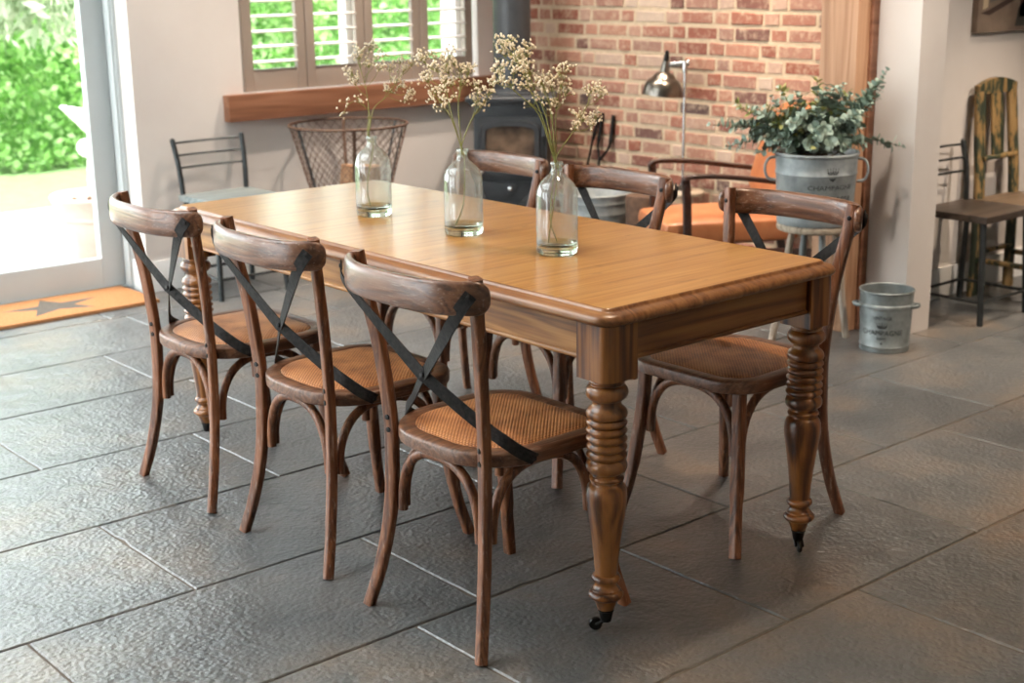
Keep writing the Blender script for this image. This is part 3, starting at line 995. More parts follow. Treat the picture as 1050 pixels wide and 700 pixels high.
# ------------------------------------------------------------------ bottles with dried flowers
BOT = [((0.370, 1.383), 'clear glass bottle vase farthest along the table, in front of the wire basket', 'farthest'),
       ((0.370, 0.950), 'clear glass bottle vase in the middle of the row on the table', 'middle'),
       ((0.372, 0.566), 'clear glass bottle vase nearest the camera on the table', 'nearest')]
def bottle(x, y, label):
    t = thing('glass_bottle', label, 'bottle', (x, y, 0.7802), 0, 'glass bottles on the dining table')
    bm = BM()
    out = [(0.0, 0.0), (0.046, 0.0), (0.0515, 0.003), (0.0535, 0.009), (0.054, 0.03), (0.054, 0.150), (0.0525, 0.163), (0.0475, 0.178), (0.038, 0.190), (0.0265, 0.200), (0.0185, 0.207), (0.0148, 0.214), (0.0142, 0.226), (0.0150, 0.2275), (0.0168, 0.229), (0.0172, 0.233), (0.0165, 0.237), (0.0145, 0.238), (0.0125, 0.237), (0.0120, 0.214)]
    lathe(bm, out[4:], 36, cap=False)
    obj('body', bm, M_bottle, t, 60, recalc=True)
    bm = BM()
    lathe(bm, [(0.0, 0.0006), (0.036, 0.0006), (0.046, 0.0), (0.0515, 0.003), (0.0535, 0.009), (0.054, 0.022), (0.054, 0.030), (0.0525, 0.0285), (0.045, 0.0225), (0.03, 0.0205), (0.0, 0.020)], 36)
    obj('base', bm, M_thick, t, 60)
    return t
for (x, y), lab, _ in BOT:
    bottle(x, y, lab)

SPR = [
[([[0.361, 1.39, 1.016], [0.366, 1.386, 1.103], [0.359, 1.392, 1.174], [0.344, 1.405, 1.245]], [[0.331, 1.395, 1.252], [0.327, 1.423, 1.203], [0.329, 1.408, 1.175], [0.362, 1.398, 1.267], [0.38, 1.384, 1.278], [0.373, 1.346, 1.251], [0.381, 1.335, 1.218], [0.377, 1.404, 1.226]]),
 ([[0.364, 1.388, 1.016], [0.383, 1.385, 1.096], [0.421, 1.366, 1.134], [0.452, 1.353, 1.185]], [[0.427, 1.355, 1.214], [0.444, 1.339, 1.237], [0.486, 1.363, 1.205], [0.481, 1.326, 1.227], [0.472, 1.362, 1.16], [0.479, 1.328, 1.141], [0.48, 1.34, 1.115], [0.431, 1.343, 1.175], [0.432, 1.381, 1.15]]),
 ([[0.361, 1.39, 1.016], [0.362, 1.377, 1.089], [0.327, 1.394, 1.122], [0.301, 1.402, 1.112]], [[0.314, 1.42, 1.121], [0.288, 1.415, 1.084], [0.332, 1.395, 1.136], [0.347, 1.377, 1.122]])],
[([[0.366, 0.953, 1.03], [0.349, 0.967, 1.115], [0.34, 0.975, 1.171], [0.329, 0.985, 1.223]], [[0.305, 0.971, 1.238], [0.314, 1.018, 1.215], [0.293, 1.023, 1.257], [0.289, 1.003, 1.206], [0.318, 0.958, 1.207], [0.331, 1.012, 1.266], [0.279, 1.025, 1.268], [0.354, 0.98, 1.274]]),
 ([[0.368, 0.951, 1.03], [0.37, 0.963, 1.13], [0.382, 0.966, 1.195], [0.385, 0.977, 1.239]], [[0.391, 1.002, 1.248], [0.398, 0.982, 1.227], [0.421, 0.98, 1.232], [0.409, 0.948, 1.223], [0.397, 0.99, 1.195], [0.362, 0.992, 1.229], [0.384, 1.012, 1.19], [0.368, 1.021, 1.246]]),
 ([[0.366, 0.953, 1.03], [0.341, 0.961, 1.106], [0.315, 0.97, 1.149], [0.298, 0.972, 1.166]], [[0.279, 0.956, 1.163], [0.293, 0.948, 1.183], [0.303, 0.945, 1.141], [0.307, 1.001, 1.174], [0.319, 0.949, 1.161]]),
 ([[0.37, 0.95, 1.03], [0.396, 0.937, 1.098], [0.425, 0.92, 1.142], [0.442, 0.915, 1.16]], [[0.423, 0.941, 1.186], [0.402, 0.933, 1.172], [0.445, 0.913, 1.167], [0.423, 0.922, 1.137], [0.408, 0.932, 1.145], [0.45, 0.915, 1.191]])],
[([[0.367, 0.57, 1.032], [0.345, 0.589, 1.132], [0.324, 0.607, 1.193], [0.304, 0.624, 1.259], [0.279, 0.645, 1.302]], [[0.267, 0.662, 1.312], [0.295, 0.664, 1.325], [0.263, 0.673, 1.297], [0.303, 0.659, 1.306], [0.285, 0.668, 1.287]]),
 ([[0.367, 0.57, 1.032], [0.359, 0.59, 1.13], [0.343, 0.617, 1.203], [0.332, 0.64, 1.271]], [[0.342, 0.67, 1.284], [0.342, 0.644, 1.304], [0.314, 0.628, 1.263], [0.357, 0.646, 1.284], [0.333, 0.675, 1.269]]),
 ([[0.365, 0.572, 1.032], [0.332, 0.587, 1.138], [0.283, 0.615, 1.195], [0.249, 0.631, 1.233]], [[0.252, 0.661, 1.245], [0.25, 0.635, 1.261], [0.267, 0.633, 1.227], [0.258, 0.6, 1.248], [0.253, 0.654, 1.222], [0.269, 0.62, 1.218]]),
 ([[0.369, 0.569, 1.032], [0.363, 0.573, 1.131], [0.356, 0.579, 1.18], [0.345, 0.589, 1.219]], [[0.303, 0.608, 1.235], [0.309, 0.585, 1.246], [0.352, 0.611, 1.218], [0.325, 0.645, 1.208], [0.332, 0.567, 1.212], [0.336, 0.62, 1.204], [0.311, 0.611, 1.169], [0.331, 0.573, 1.173], [0.348, 0.57, 1.152]]),
 ([[0.371, 0.567, 1.032], [0.375, 0.572, 1.13], [0.386, 0.572, 1.191], [0.4, 0.569, 1.232]], [[0.388, 0.6, 1.221], [0.404, 0.595, 1.235], [0.385, 0.545, 1.248], [0.399, 0.579, 1.207], [0.355, 0.571, 1.205], [0.412, 0.575, 1.189], [0.385, 0.568, 1.159]]),
 ([[0.372, 0.566, 1.032], [0.414, 0.548, 1.094], [0.446, 0.538, 1.147], [0.466, 0.538, 1.18]], [[0.478, 0.558, 1.188], [0.498, 0.549, 1.192], [0.486, 0.522, 1.18], [0.456, 0.586, 1.128], [0.443, 0.543, 1.122], [0.453, 0.517, 1.109], [0.482, 0.533, 1.125], [0.413, 0.547, 1.109]])],
]
rf = random.Random(8)
for bi, (((bx, by), _, which), stems) in enumerate(zip(BOT, SPR)):
    t = thing('flower_bunch', "bunch of dried cream baby's breath standing in the %s glass bottle" % which, 'flowers', (bx, by, 0.802), 0, 'bunches of dried flowers in the bottles')
    o0 = Vector((bx, by, 0.802))
    for si, (path, tips) in enumerate(stems):
        # the foot of the stem inside the bottle, with a kink
        a = rf.uniform(0, 2*PI)
        foot = Vector((bx+0.026*math.cos(a), by+0.026*math.sin(a), 0.806))
        mid = Vector((bx+0.018*math.cos(a+1.2), by+0.018*math.sin(a+1.2), 0.872))
        neck = Vector((bx+0.0065*math.cos(si*2.1), by+0.0065*math.sin(si*2.1), 1.000))
        pth = ([foot, mid] if si in (0, 4) else []) + [neck] + [Vector(q) for q in path]
        P = [q-o0 for q in spline(pth, 5)]
        bm = BM()
        tube(bm, P, [0.0019-0.0010*i/len(P) for i in range(len(P))], 6)
        blos = BM()
        up_P = [q for q in P if q.z > 0.29]
        for c in tips:
            c = Vector(c)-o0
            c += Vector((rf.uniform(-0.008, 0.008), rf.uniform(-0.008, 0.008), 0))
            base = min(up_P, key=lambda q: (q-(c-Vector((0, 0, 0.05)))).length)
            mid = base.lerp(c, 0.55) + Vector((0, 0, -0.006))
            tube(bm, spline([base, mid, c], 4), 0.0008, 4)
            sparse = (bi == 2 and si == 3 and c.z < 0.405) or (bi == 0 and si == 2)
            nb = 6 if sparse else 17
            for k in range(nb):
                dv = Vector((rf.gauss(0, 1), rf.gauss(0, 1), rf.gauss(0, 0.75)))
                dv = dv.normalized()*rf.uniform(0.006, 0.026)
                e = c + dv + Vector((0, 0, 0.005))
                tube(bm, [c.lerp(base, 0.18), e], 0.0005, 3, cap=False)
                ball(blos, e, rf.uniform(0.0024, 0.0043), 1)
                if rf.random() < 0.4:
                    ball(blos, e+Vector((rf.uniform(-0.004, 0.004), rf.uniform(-0.004, 0.004), 0.003)), rf.uniform(0.0016, 0.0028), 1)
        st = obj('flower_stem', bm, M_stem, t, 60)
        obj('blossoms', blos, M_bloss, st, 60)

# ------------------------------------------------------------------ metal-framed stools with backs
def make_bar_chair(label, seat_mat, W=0.38, D=0.34):
    """square board seat on splayed tube legs, three curved rungs in the back. faces -y"""
    t = thing('metal_chair', label, 'chair')
    bm = BM(); box(bm, (0, 0, 0.452), (W, D, 0.03), bevel=0.004); obj('seat', bm, seat_mat, t)
    for sx in (-1, 1):
        for sy in (-1, 1):
            bm = BM()
            tube(bm, [(sx*(W/2-0.025), sy*(D/2-0.03), 0.440), (sx*(W/2-0.01), sy*(D/2-0.005), 0.0)], 0.0132, 12)
            obj('leg', bm, M_gunmetal, t)
    bm = BM()
    zb = 0.10
    k = 0.445
    q = lambda sx, sy: Vector((sx*(W/2-0.013), sy*(D/2-0.01), zb))
    for a, b in (((-1, -1), (1, -1)), ((-1, 1), (1, 1)), ((-1, -1), (-1, 1)), ((1, -1), (1, 1))):
        tube(bm, [q(*a), q(*b)], 0.007, 8)
    obj('stretcher', bm, M_gunmetal, t)
    for sx in (-1, 1):
        bm = BM()
        tube(bm, spline([(sx*(W/2-0.02), D/2-0.015, 0.44), (sx*(W/2-0.012), D/2+0.0, 0.60), (sx*(W/2-0.005), D/2+0.03, 0.718)], 5), 0.0125, 10)
        ball(bm, (sx*(W/2-0.005), D/2+0.03, 0.719), 0.0125, 2)
        obj('back_post', bm, M_gunmetal, t)
    for z, yy in ((0.708, 0.027), (0.650, 0.014), (0.592, 0.003)):
        bm = BM()
        tube(bm, spline([(-(W/2-0.008), D/2+yy, z), (-W/4, D/2+yy+0.012, z), (0, D/2+yy+0.016, z), (W/4, D/2+yy+0.012, z), (W/2-0.008, D/2+yy, z)], 5), 0.0055, 8)
        obj('back_rung', bm, M_gunmetal, t)
    return t
s1 = make_bar_chair('metal-framed chair with a pale blue-grey board seat, under the shuttered window wall', M_blue_seat)
s1.location = (1.265, 3.850, 0); s1.rotation_euler = (0, 0, 0.0)
s2 = make_bar_chair('metal-framed chair with a dark brown board seat, right of the white pillar', M_brown_seat, 0.38)
s2.location = (3.385, 1.190, 0); s2.rotation_euler = (0, 0, 0.0)

# ------------------------------------------------------------------ old folding-style chair with peeling paint
t = thing('rustic_chair', 'old wooden chair with peeling dark green paint against the right wall', 'chair', (3.835, 1.20, 0), 0.0)
def plank(name, pts, flat, mat=M_peel):
    bm = BM()
    tube(bm, pts, 0.0, 16, Vector((0, 1, 0)), flat=flat, square=True)
    return obj(name, bm, mat, t, 50)
for s in (-1, 1):
    plank('back_post', spline([(s*0.150, 0.16, 0.0), (s*0.145, 0.165, 0.45), (s*0.140, 0.185, 0.70), (s*0.130, 0.205, 0.93)], 5), (0.034, 0.013))
    plank('front_leg', [(s*0.150, -0.15, 0.0), (s*0.145, -0.13, 0.43)], (0.024, 0.018))
    plank('stretcher', [(s*0.147, -0.13, 0.17), (s*0.147, 0.15, 0.17)], (0.011, 0.016))
plank('stretcher', [(-0.14, 0.162, 0.20), (0.14, 0.162, 0.20)], (0.009, 0.016))
plank('back_splat', [(0, 0.174, 0.63), (0, 0.202, 0.92)], (0.047, 0.008))
plank('back_rail', [(-0.14, 0.175, 0.63), (0.14, 0.175, 0.63)], (0.010, 0.022))
bm = BM()
loop = [(-0.158, 0.192, 0.915)] + [(-0.158+0.316*k/10, 0.192, 0.955+0.030*math.sin(PI*k/10)) for k in range(11)] + [(0.158, 0.192, 0.915)]
prism(bm, loop, (0, 0.026, 0))
obj('top_rail', bm, M_peel, t, 40)
bm = BM(); box(bm, (0, 0.0, 0.440), (0.35, 0.36, 0.022), bevel=0.004); obj('seat', bm, wood('dull_board', srgb(70, 56, 44), srgb(104, 86, 68), srgb(126, 106, 86), 'x', 0.5, 30, 0.2), t)

# picture on the right wall
t = thing('wall_picture', 'unframed canvas picture in browns hanging on the right wall', 'picture', (3.955, 1.449, 1.185))
bm = BM(); slab(bm, -0.29, 0.27, -0.03, 0, 0, 0.60, 0.002)
m = simple('canvas_brown', srgb(104, 88, 76), srgb(140, 122, 106), 0.8, 0, 5)
obj('canvas', bm, m, t)
def patch(pts, mat):
    bm = BM(); prism(bm, [(x, -0.0302, z) for x, z in pts], (0, -0.0008, 0)); return obj('painted_shape', bm, mat, t)
patch([(-0.255, 0.10), (-0.215, 0.11), (-0.20, 0.55), (-0.245, 0.55)], simple('paint_cream', srgb(196, 176, 146), None, 0.8))
patch([(-0.20, 0.13), (0.03, 0.17), (0.04, 0.56), (-0.18, 0.56)], simple('paint_slate', srgb(92, 90, 86), srgb(124, 110, 100), 0.8, 0, 12))
patch([(-0.27, 0.085), (-0.20, 0.075), (0.05, 0.150), (0.05, 0.175), (-0.20, 0.10)], simple('paint_umber', srgb(66, 48, 42), None, 0.8))
patch([(0.05, 0.06), (0.10, 0.06), (0.12, 0.56), (0.07, 0.56)], simple('paint_maroon', srgb(70, 44, 42), None, 0.8))
patch([(0.02, 0.02), (0.22, 0.02), (0.14, 0.17), (0.04, 0.10)], simple('paint_shadow', srgb(56, 54, 50), None, 0.8))
patch([(0.17, 0.12), (0.25, 0.05), (0.25, 0.56), (0.15, 0.56)], simple('paint_wood', srgb(136, 108, 82), srgb(112, 86, 64), 0.8, 0, 30))

# ------------------------------------------------------------------ galvanised bucket, planter, wooden stool
def text_verts(body, size):
    cu = bpy.data.curves.new('lettering', 'FONT')
    cu.body = body; cu.size = size; cu.align_x = 'CENTER'
    cu.extrude = 0.0
    cu.resolution_u = 3
    o = bpy.data.objects.new('lettering', cu)
    COL.objects.link(o)
    dg = bpy.context.evaluated_depsgraph_get()
    me = o.evaluated_get(dg).to_mesh()
    vs = [v.co.copy() for v in me.vertices]
    fs = [tuple(p.vertices) for p in me.polygons]
    o.evaluated_get(dg).to_mesh_clear()
    bpy.data.objects.remove(o)
    bpy.data.curves.remove(cu)
    return vs, fs
def wrap(bm, vs, fs, radius, ang0, z0, sx=1.0):
    """lay flat lettering around an upright drum; ang0 is the direction it faces"""
    vv = []
    for v in vs:
        R = radius(z0+v.y) if callable(radius) else radius
        a = ang0 + v.x*sx/R
        vv.append(bm.verts.new((R*math.cos(a), R*math.sin(a), z0+v.y)))
    for f in fs:
        try:
            bm.faces.new([vv[i] for i in f])
        except ValueError:
            pass
def crown(bm, radius, ang0, z0, s):
    P = [(-1, 0), (1, 0), (1, 0.22), (-1, 0.22)]
    wrap(bm, [Vector((x*s*0.8, y*s, 0)) for x, y in P], [(0, 1, 2, 3)], radius, ang0, z0)
    for k in range(-2, 3):
        x = k*0.4
        wrap(bm, [Vector(((x-0.2)*s, 0.28*s, 0)), Vector(((x+0.2)*s, 0.28*s, 0)), Vector(((x*1.25)*s, (1.05-0.08*abs(k))*s, 0))], [(0, 1, 2)], radius, ang0, z0)
        c = (x*1.25*s, (1.14-0.08*abs(k))*s)
        wrap(bm, [Vector((c[0]+0.1*s*math.cos(i*PI/3), c[1]+0.1*s*math.sin(i*PI/3), 0)) for i in range(6)], [tuple(range(6))], radius, ang0, z0)

bc = Vector((2.625, 1.097, 0))
t = thing('metal_bucket', 'galvanised metal bucket with stencilled lettering on the floor by the white pillar', 'bucket', bc)
t.scale = (0.93, 0.93, 0.99)
bm = BM()
rb, rt, hb = 0.103, 0.114, 0.245
lathe(bm, [(0.0, 0.004), (rb-0.004, 0.004), (rb, 0.0), (rb+0.002, 0.004), (rb+0.001, 0.010), (rb+0.001, 0.020), (rb+0.004, 0.024), (rb+0.001, 0.028), (0.1105, 0.178), (0.1155, 0.181), (0.1165, 0.187), (0.1155, 0.193), (0.1115, 0.196), (0.1135, 0.238), (0.1165, 0.241), (0.1165, 0.246), (0.1135, 0.248), (0.1105, 0.245), (0.108, 0.19), (0.100, 0.012), (0.0, 0.010)], 40)
obj('body', bm, M_galv, t, 40)
cam_dir = math.atan2(CY-bc.y, CX-bc.x)
for s in (-1, 1):
    a = cam_dir + s*(PI/2-0.25)
    ca, sa = math.cos(a), math.sin(a)
    tx, ty = -sa, ca
    bm = BM()
    pts = []
    for k in range(9):
        b = -1 + 2*k/8
        rr = 0.112 + 0.030*(1-b*b)**0.5
        pts.append((rr*ca+tx*0.030*b, rr*sa+ty*0.030*b, 0.186+0.004*(1-b*b)))
    tube(bm, pts, 0.0, 8, Vector((0, 0, 1)), flat=(0.003, 0.008))
    obj('handle', bm, M_galv, t, 50)
bm = BM()
Rb = lambda z: 0.1043 + (z-0.028)*(0.0107/0.15)*0.95
f_ang = cam_dir - 0.12
for body, size, z in (('VINTAGE', 0.020, 0.140), ('CHAMPAGNE', 0.030, 0.076), ('REIMS', 0.016, 0.056)):
    vs, fs = text_verts(body, size)
    wrap(bm, vs, fs, lambda zz: Rb(zz)+0.0008, f_ang, z)
crown(bm, lambda zz: Rb(zz)+0.0008, f_ang, 0.104, 0.021)
ball_z = 0.042
wrap(bm, [Vector((0.004*math.cos(i*PI/4), 0.004*math.sin(i*PI/4), 0)) for i in range(8)], [tuple(range(8))], lambda zz: Rb(zz)+0.0008, f_ang, ball_z)
obj('stencil_lettering', bm, M_ink, t, 0, recalc=False)

sc_ = Vector((2.515, 1.385, 0))
t = thing('wooden_stool', 'round-topped worn wooden stool under the eucalyptus planter', 'stool', sc_)
bm = BM()
lathe(bm, [(0, 0.458), (0.135, 0.458), (0.146, 0.463), (0.149, 0.472), (0.148, 0.482), (0.142, 0.488), (0.0, 0.489)], 36)
obj('seat', bm, M_stool_wood, t)
lb = []
for k in range(4):
    a = -0.54 + k*PI/2
    bm = BM()
    p0, p1 = Vector((0.090*math.cos(a), 0.090*math.sin(a), 0.459)), Vector((0.160*math.cos(a), 0.160*math.sin(a), 0.0))
    tube(bm, [p0, p0.lerp(p1, 0.4), p1], [0.013, 0.016, 0.0145], 12)
    lb.append(p0.lerp(p1, 0.58))
    obj('leg', bm, M_stool_leg if k % 2 == 0 else M_grey_leg, t)
bm = BM()
for k in range(4):
    tube(bm, [lb[k]+Vector((0, 0, 0.02*(k % 2))), lb[(k+1) % 4]+Vector((0, 0, 0.02*(k % 2)))], 0.0075, 8)
obj('stretcher', bm, M_stool_leg, t)

pc = Vector((2.515, 1.385, 0.4892))
t = thing('metal_planter', 'galvanised planter tub with lettering standing on the round wooden stool', 'planter', pc)
t.scale = (1, 1, 1.14)
bm = BM()
pr = lambda z: 0.1480 + 0.0150*z/0.25
lathe(bm, [(0, 0.004), (0.144, 0.004), (0.147, 0.0), (0.149, 0.003), (pr(0.02), 0.02), (pr(0.172), 0.172), (pr(0.176)+0.003, 0.176), (pr(0.18)+0.003, 0.181), (pr(0.184), 0.185), (pr(0.236), 0.236), (0.1665, 0.240), (0.1685, 0.246), (0.1665, 0.251), (0.162, 0.250), (0.159, 0.24), (0.146, 0.012), (0, 0.012)], 48)
obj('body', bm, M_galv_old, t, 40)
bm = BM(); lathe(bm, [(0, 0.205), (0.157, 0.205), (0.157, 0.215), (0, 0.222)], 32); obj('soil', bm, M_soil, t)
cam_dir = math.atan2(CY-pc.y, CX-pc.x)
for s in (-1, 1):
    a = cam_dir + s*(PI/2-0.12)
    bm = BM()
    ca, sa = math.cos(a), math.sin(a)
    pts = []
    for k in range(13):
        b = PI*k/12
        pts.append(((0.160+0.042*math.sin(b)**0.6)*ca, (0.160+0.042*math.sin(b)**0.6)*sa, 0.190+0.040*math.cos(b)))
    tube(bm, pts, 0.0055, 8)
    obj('handle', bm, M_galv_old, t, 50)
bm = BM()
f_ang = cam_dir + 0.42
Rp = lambda z: pr(z)+0.0009
for body, size, z, sx in (('CHAMPAGNE', 0.022, 0.132, 1.45), ('Champagne', 0.040, 0.090, 1.0)):
    vs, fs = text_verts(body, size)
    wrap(bm, vs, fs, Rp, f_ang, z, sx)
crown(bm, Rp, f_ang, 0.182, 0.022)
sh = [(-0.9, 0), (0.9, 0), (0.55, -0.6), (0, -0.95), (-0.55, -0.6)]
wrap(bm, [Vector((x*0.020, y*0.020, 0)) for x, y in sh], [(4, 3, 2, 1, 0)], Rp, f_ang, 0.179)
obj('stencil_lettering', bm, M_ink, t, 0, recalc=False)

# eucalyptus branches
plant = thing('eucalyptus_plant', 'leafy grey-green eucalyptus branches spilling out of the galvanised planter', 'plant', pc+Vector((0, 0, 0.254)))
o0 = pc + Vector((0, 0, 0.254))
re_ = random.Random(4)
tips = [(2.184, 1.657, 0.884), (2.261, 1.591, 0.959), (2.235, 1.613, 0.798), (2.325, 1.537, 0.768), (2.391, 1.481, 1.025), (2.501, 1.387, 1.053), (2.552, 1.344, 1.022), (2.628, 1.28, 0.945),
        (2.700, 1.205, 1.087), (2.680, 1.221, 1.038), (2.645, 1.265, 0.868), (2.766, 1.162, 0.789), (2.395, 1.477, 0.872), (2.451, 1.43, 0.986), (2.596, 1.307, 1.002), (2.307, 1.553, 0.893), (2.349, 1.517, 0.95), (2.495, 1.393, 0.966),
        (2.40, 1.33, 0.80), (2.46, 1.28, 0.81), (2.54, 1.25, 0.80), (2.36, 1.42, 0.80), (2.60, 1.22, 0.80), (2.44, 1.34, 0.87), (2.53, 1.30, 0.88), (2.38, 1.46, 0.86), (2.56, 1.40, 0.95), (2.46, 1.50, 0.93), (2.60, 1.25, 0.87), (2.32, 1.50, 0.83), (2.48, 1.38, 0.83), (2.42, 1.40, 0.92), (2.69, 1.215, 1.055), (2.675, 1.225, 0.985), (2.665, 1.20, 1.02), (2.44, 1.44, 1.005), (2.58, 1.32, 1.035), (2.53, 1.36, 1.03), (2.36, 1.50, 0.99), (2.30, 1.56, 0.945), (2.62, 1.28, 0.985)]
core = list(tips)
for k in range(34):
    a, b = re_.choice(core), re_.choice(core)
    w = re_.uniform(0.2, 0.8)
    q = Vector(a).lerp(Vector(b), w)
    q.x = min(q.x+re_.uniform(-0.03, 0.03), 2.66); q.y += re_.uniform(-0.05, 0.05); q.z = max(q.z+re_.uniform(-0.05, 0.02), 0.79)
    tips.append(tuple(q))
stem_bm, euc_bm, fresh_bm = BM(), BM(), BM()
def leaf(bm, p, d, nrm, L, W, pointed=False):
    d = d.normalized(); s = d.cross(nrm)
    if s.length < 1e-4:
        return
    s.normalize(); n_ = s.cross(d)
    ring = []
    K = 8
    for k in range(K):
        a = 2*PI*k/K
        x = (1-math.cos(a))/2
        y = math.sin(a)/2
        if pointed:
            y *= (1-x)**0.4*1.2
        ring.append(bm.verts.new(p + d*(x*L) + s*(y*W) + n_*(-0.18*L*(x-0.4)**2 + 0.16*abs(y)*W)))
    c = bm.verts.new(p + d*(0.45*L))
    for k in range(K):
        bm.faces.new((c, ring[k], ring[(k+1) % K]))
for i, tp in enumerate(tips):
    tipv = Vector(tp) - o0
    base = Vector((tipv.x*0.12, tipv.y*0.12, 0.0))
    mid = base.lerp(tipv, 0.5) + Vector((0, 0, 0.05 if tipv.z < 0.2 else 0.02))
    P = spline([base, mid, tipv], 10)
    tube(stem_bm, P, [0.0028-0.0018*k/len(P) for k in range(len(P))], 5)
    fresh = i in (4, 5, 7, 13, 14, 16, 17, 1, 26, 27) or (i >= 41 and i % 3 == 0)
    for k in range(3, len(P)):
        tdir = (P[min(k+1, len(P)-1)]-P[k-1]).normalized()
        for rep in range(3 if fresh else 2):
            a = k*1.57 + rep*PI + re_.uniform(-0.5, 0.5)
            side = tdir.cross(Vector((0.3, 0.2, 1))).normalized()
            side = Matrix.Rotation(a, 3, tdir) @ side
            d = (side + tdir*0.45 + Vector((0, 0, 0.15)))
            if fresh and re_.random() < 0.75:
                L = re_.uniform(0.018, 0.034)
                leaf(fresh_bm, P[k]+Vector((re_.uniform(-.012, .012), re_.uniform(-.012, .012), re_.uniform(-.01, .01))), d, Vector((re_.uniform(-1, 1), re_.uniform(-1, 1), 1)).normalized(), L, L*0.55, True)
            else:
                L = re_.uniform(0.022, 0.042)*(1.0 if k < len(P)-3 else 0.6)
                leaf(euc_bm, P[k], d, (tdir*0.8+Vector((re_.uniform(-.6, .6), re_.uniform(-.6, .6), 0.5))).normalized(), L, L*0.92)
obj('stems', stem_bm, M_twig, plant, 60)
obj('eucalyptus_leaves', euc_bm, M_euc, plant, 60, recalc=False)
obj('small_leaves', fresh_bm, M_fresh, plant, 60, recalc=False)

# ------------------------------------------------------------------ leather armchair
# local frame: +x forward (front of the chair), y across
ac = Vector((2.88, 2.14, 0))
t = thing('leather_armchair', 'tan leather armchair with dark wooden arms by the brick wall', 'armchair', ac, math.atan2(0.5, -0.866))
def cushion(name, c, s, M=None, puff=0.02):
    bm = BM()
    n = 10
    g = bmesh.ops.create_cube(bm, size=1.0)
    bmesh.ops.subdivide_edges(bm, edges=bm.edges[:], cuts=n-1, use_grid_fill=True)
    for v in bm.verts:
        x, y, z = v.co*2
        ex = (1-x**4)*(1-y**4)
        k = 1.0
        v.co.x *= s[0]*(1-0.03*(z*z)); v.co.y *= s[1]*(1-0.03*(z*z))
        v.co.z *= s[2]*(0.72+0.28*ex) + puff*ex
    if M is not None:
        bmesh.ops.transform(bm, matrix=M, verts=bm.verts[:])
    bmesh.ops.translate(bm, vec=c, verts=bm.verts[:])
    o = obj(name, bm, M_leather, t, 60)
    md = o.modifiers.new('bev', 'SUBSURF'); md.levels = 1; md.render_levels = 1
    return o
cushion('seat_cushion', (0.06, 0, 0.345), (0.64, 0.47, 0.13))
cushion('back_cushion', (-0.285, 0, 0.635), (0.16, 0.47, 0.50), Matrix.Rotation(-0.30, 4, 'Y'))
for s in (-1, 1):
    y = s*0.265
    bm = BM()
    tube(bm, spline([(0.31, y, 0.585), (0.27, y, 0.604), (0.10, y, 0.596), (-0.15, y, 0.562), (-0.36, y, 0.530)], 6), 0.0, 14, Vector((0, 0, 1)), flat=(0.024, 0.011), square=True)
    am = obj('arm', bm, M_dark_wood, t, 50)
    bm = BM()
    tube(bm, spline([(0.300, y, 0.592), (0.292, y, 0.50), (0.285, y, 0.30), (0.27, y, 0.0)], 5), 0.0, 14, Vector((1, 0, 0)), flat=(0.013, 0.019), square=True)
    obj('leg', bm, M_dark_wood, t, 50)
    bm = BM()
    tube(bm, spline([(-0.33, y, 0.535), (-0.33, y, 0.30), (-0.40, y, 0.0)], 5), 0.0, 14, Vector((1, 0, 0)), flat=(0.013, 0.019), square=True)
    obj('leg', bm, M_dark_wood, t, 50)
    bm = BM()
    tube(bm, [(0.29, y, 0.265), (-0.33, y, 0.235)], 0.0, 14, Vector((0, 0, 1)), flat=(0.011, 0.024), square=True)
    obj('side_rail', bm, M_dark_wood, t, 50)
bm = BM()
tube(bm, [(0.27, -0.265, 0.262), (0.27, 0.265, 0.262)], 0.0, 14, Vector((0, 0, 1)), flat=(0.011, 0.022), square=True)
obj('front_rail', bm, M_dark_wood, t, 50)

# side table and lamp
lp = Vector((3.215, 2.745, 0))
t = thing('side_table', 'small round wooden side table behind the armchair, under the lamp', 'table', lp)
bm = BM(); lathe(bm, [(0, 0.366), (0.105, 0.366), (0.110, 0.372), (0.110, 0.384), (0.105, 0.390), (0, 0.390)], 28); obj('tabletop', bm, M_stool_wood, t)
for k in range(3):
    a = 0.4 + k*2*PI/3
    bm = BM(); tube(bm, [(0.06*math.cos(a), 0.06*math.sin(a), 0.367), (0.10*math.cos(a), 0.10*math.sin(a), 0)], 0.012, 10); obj('leg', bm, M_stool_leg, t)
t = thing('reading_lamp', 'polished metal reading lamp with a tilted dome shade in front of the brick wall', 'lamp', lp+Vector((0, 0, 0.3902)))
bm = BM(); lathe(bm, [(0, 0), (0.045, 0), (0.045, 0.006), (0.030, 0.016), (0.014, 0.030), (0.010, 0.048), (0, 0.05)], 24); obj('base', bm, M_chrome, t)
bm = BM(); tube(bm, [(0, 0, 0.04), (0, 0, 0.640)], 0.0075, 12); lathe(bm, [(0, 0.585), (0.012, 0.585), (0.013, 0.60), (0.013, 0.628), (0.010, 0.646), (0, 0.648)], 16); obj('pole', bm, M_chrome, t)
ld = Vector((-0.55, 0.83, 0)).normalized()
bm = BM(); tube(bm, [Vector((0, 0, 0.632))-ld*0.02, Vector((0, 0, 0.622))+ld*0.088], 0.0, 8, Vector((0, 0, 1)), flat=(0.005, 0.013)); obj('arm', bm, M_chrome, t)
hp = Vector((0, 0, 0.612)) + ld*0.098
axis = (Vector((0, 0, -1)) + ld*0.10).normalized()
M = Matrix.Translation(hp) @ axis.to_track_quat('Z', 'Y').to_matrix().to_4x4() @ Matrix.Scale(1.12, 4)
bm = BM()
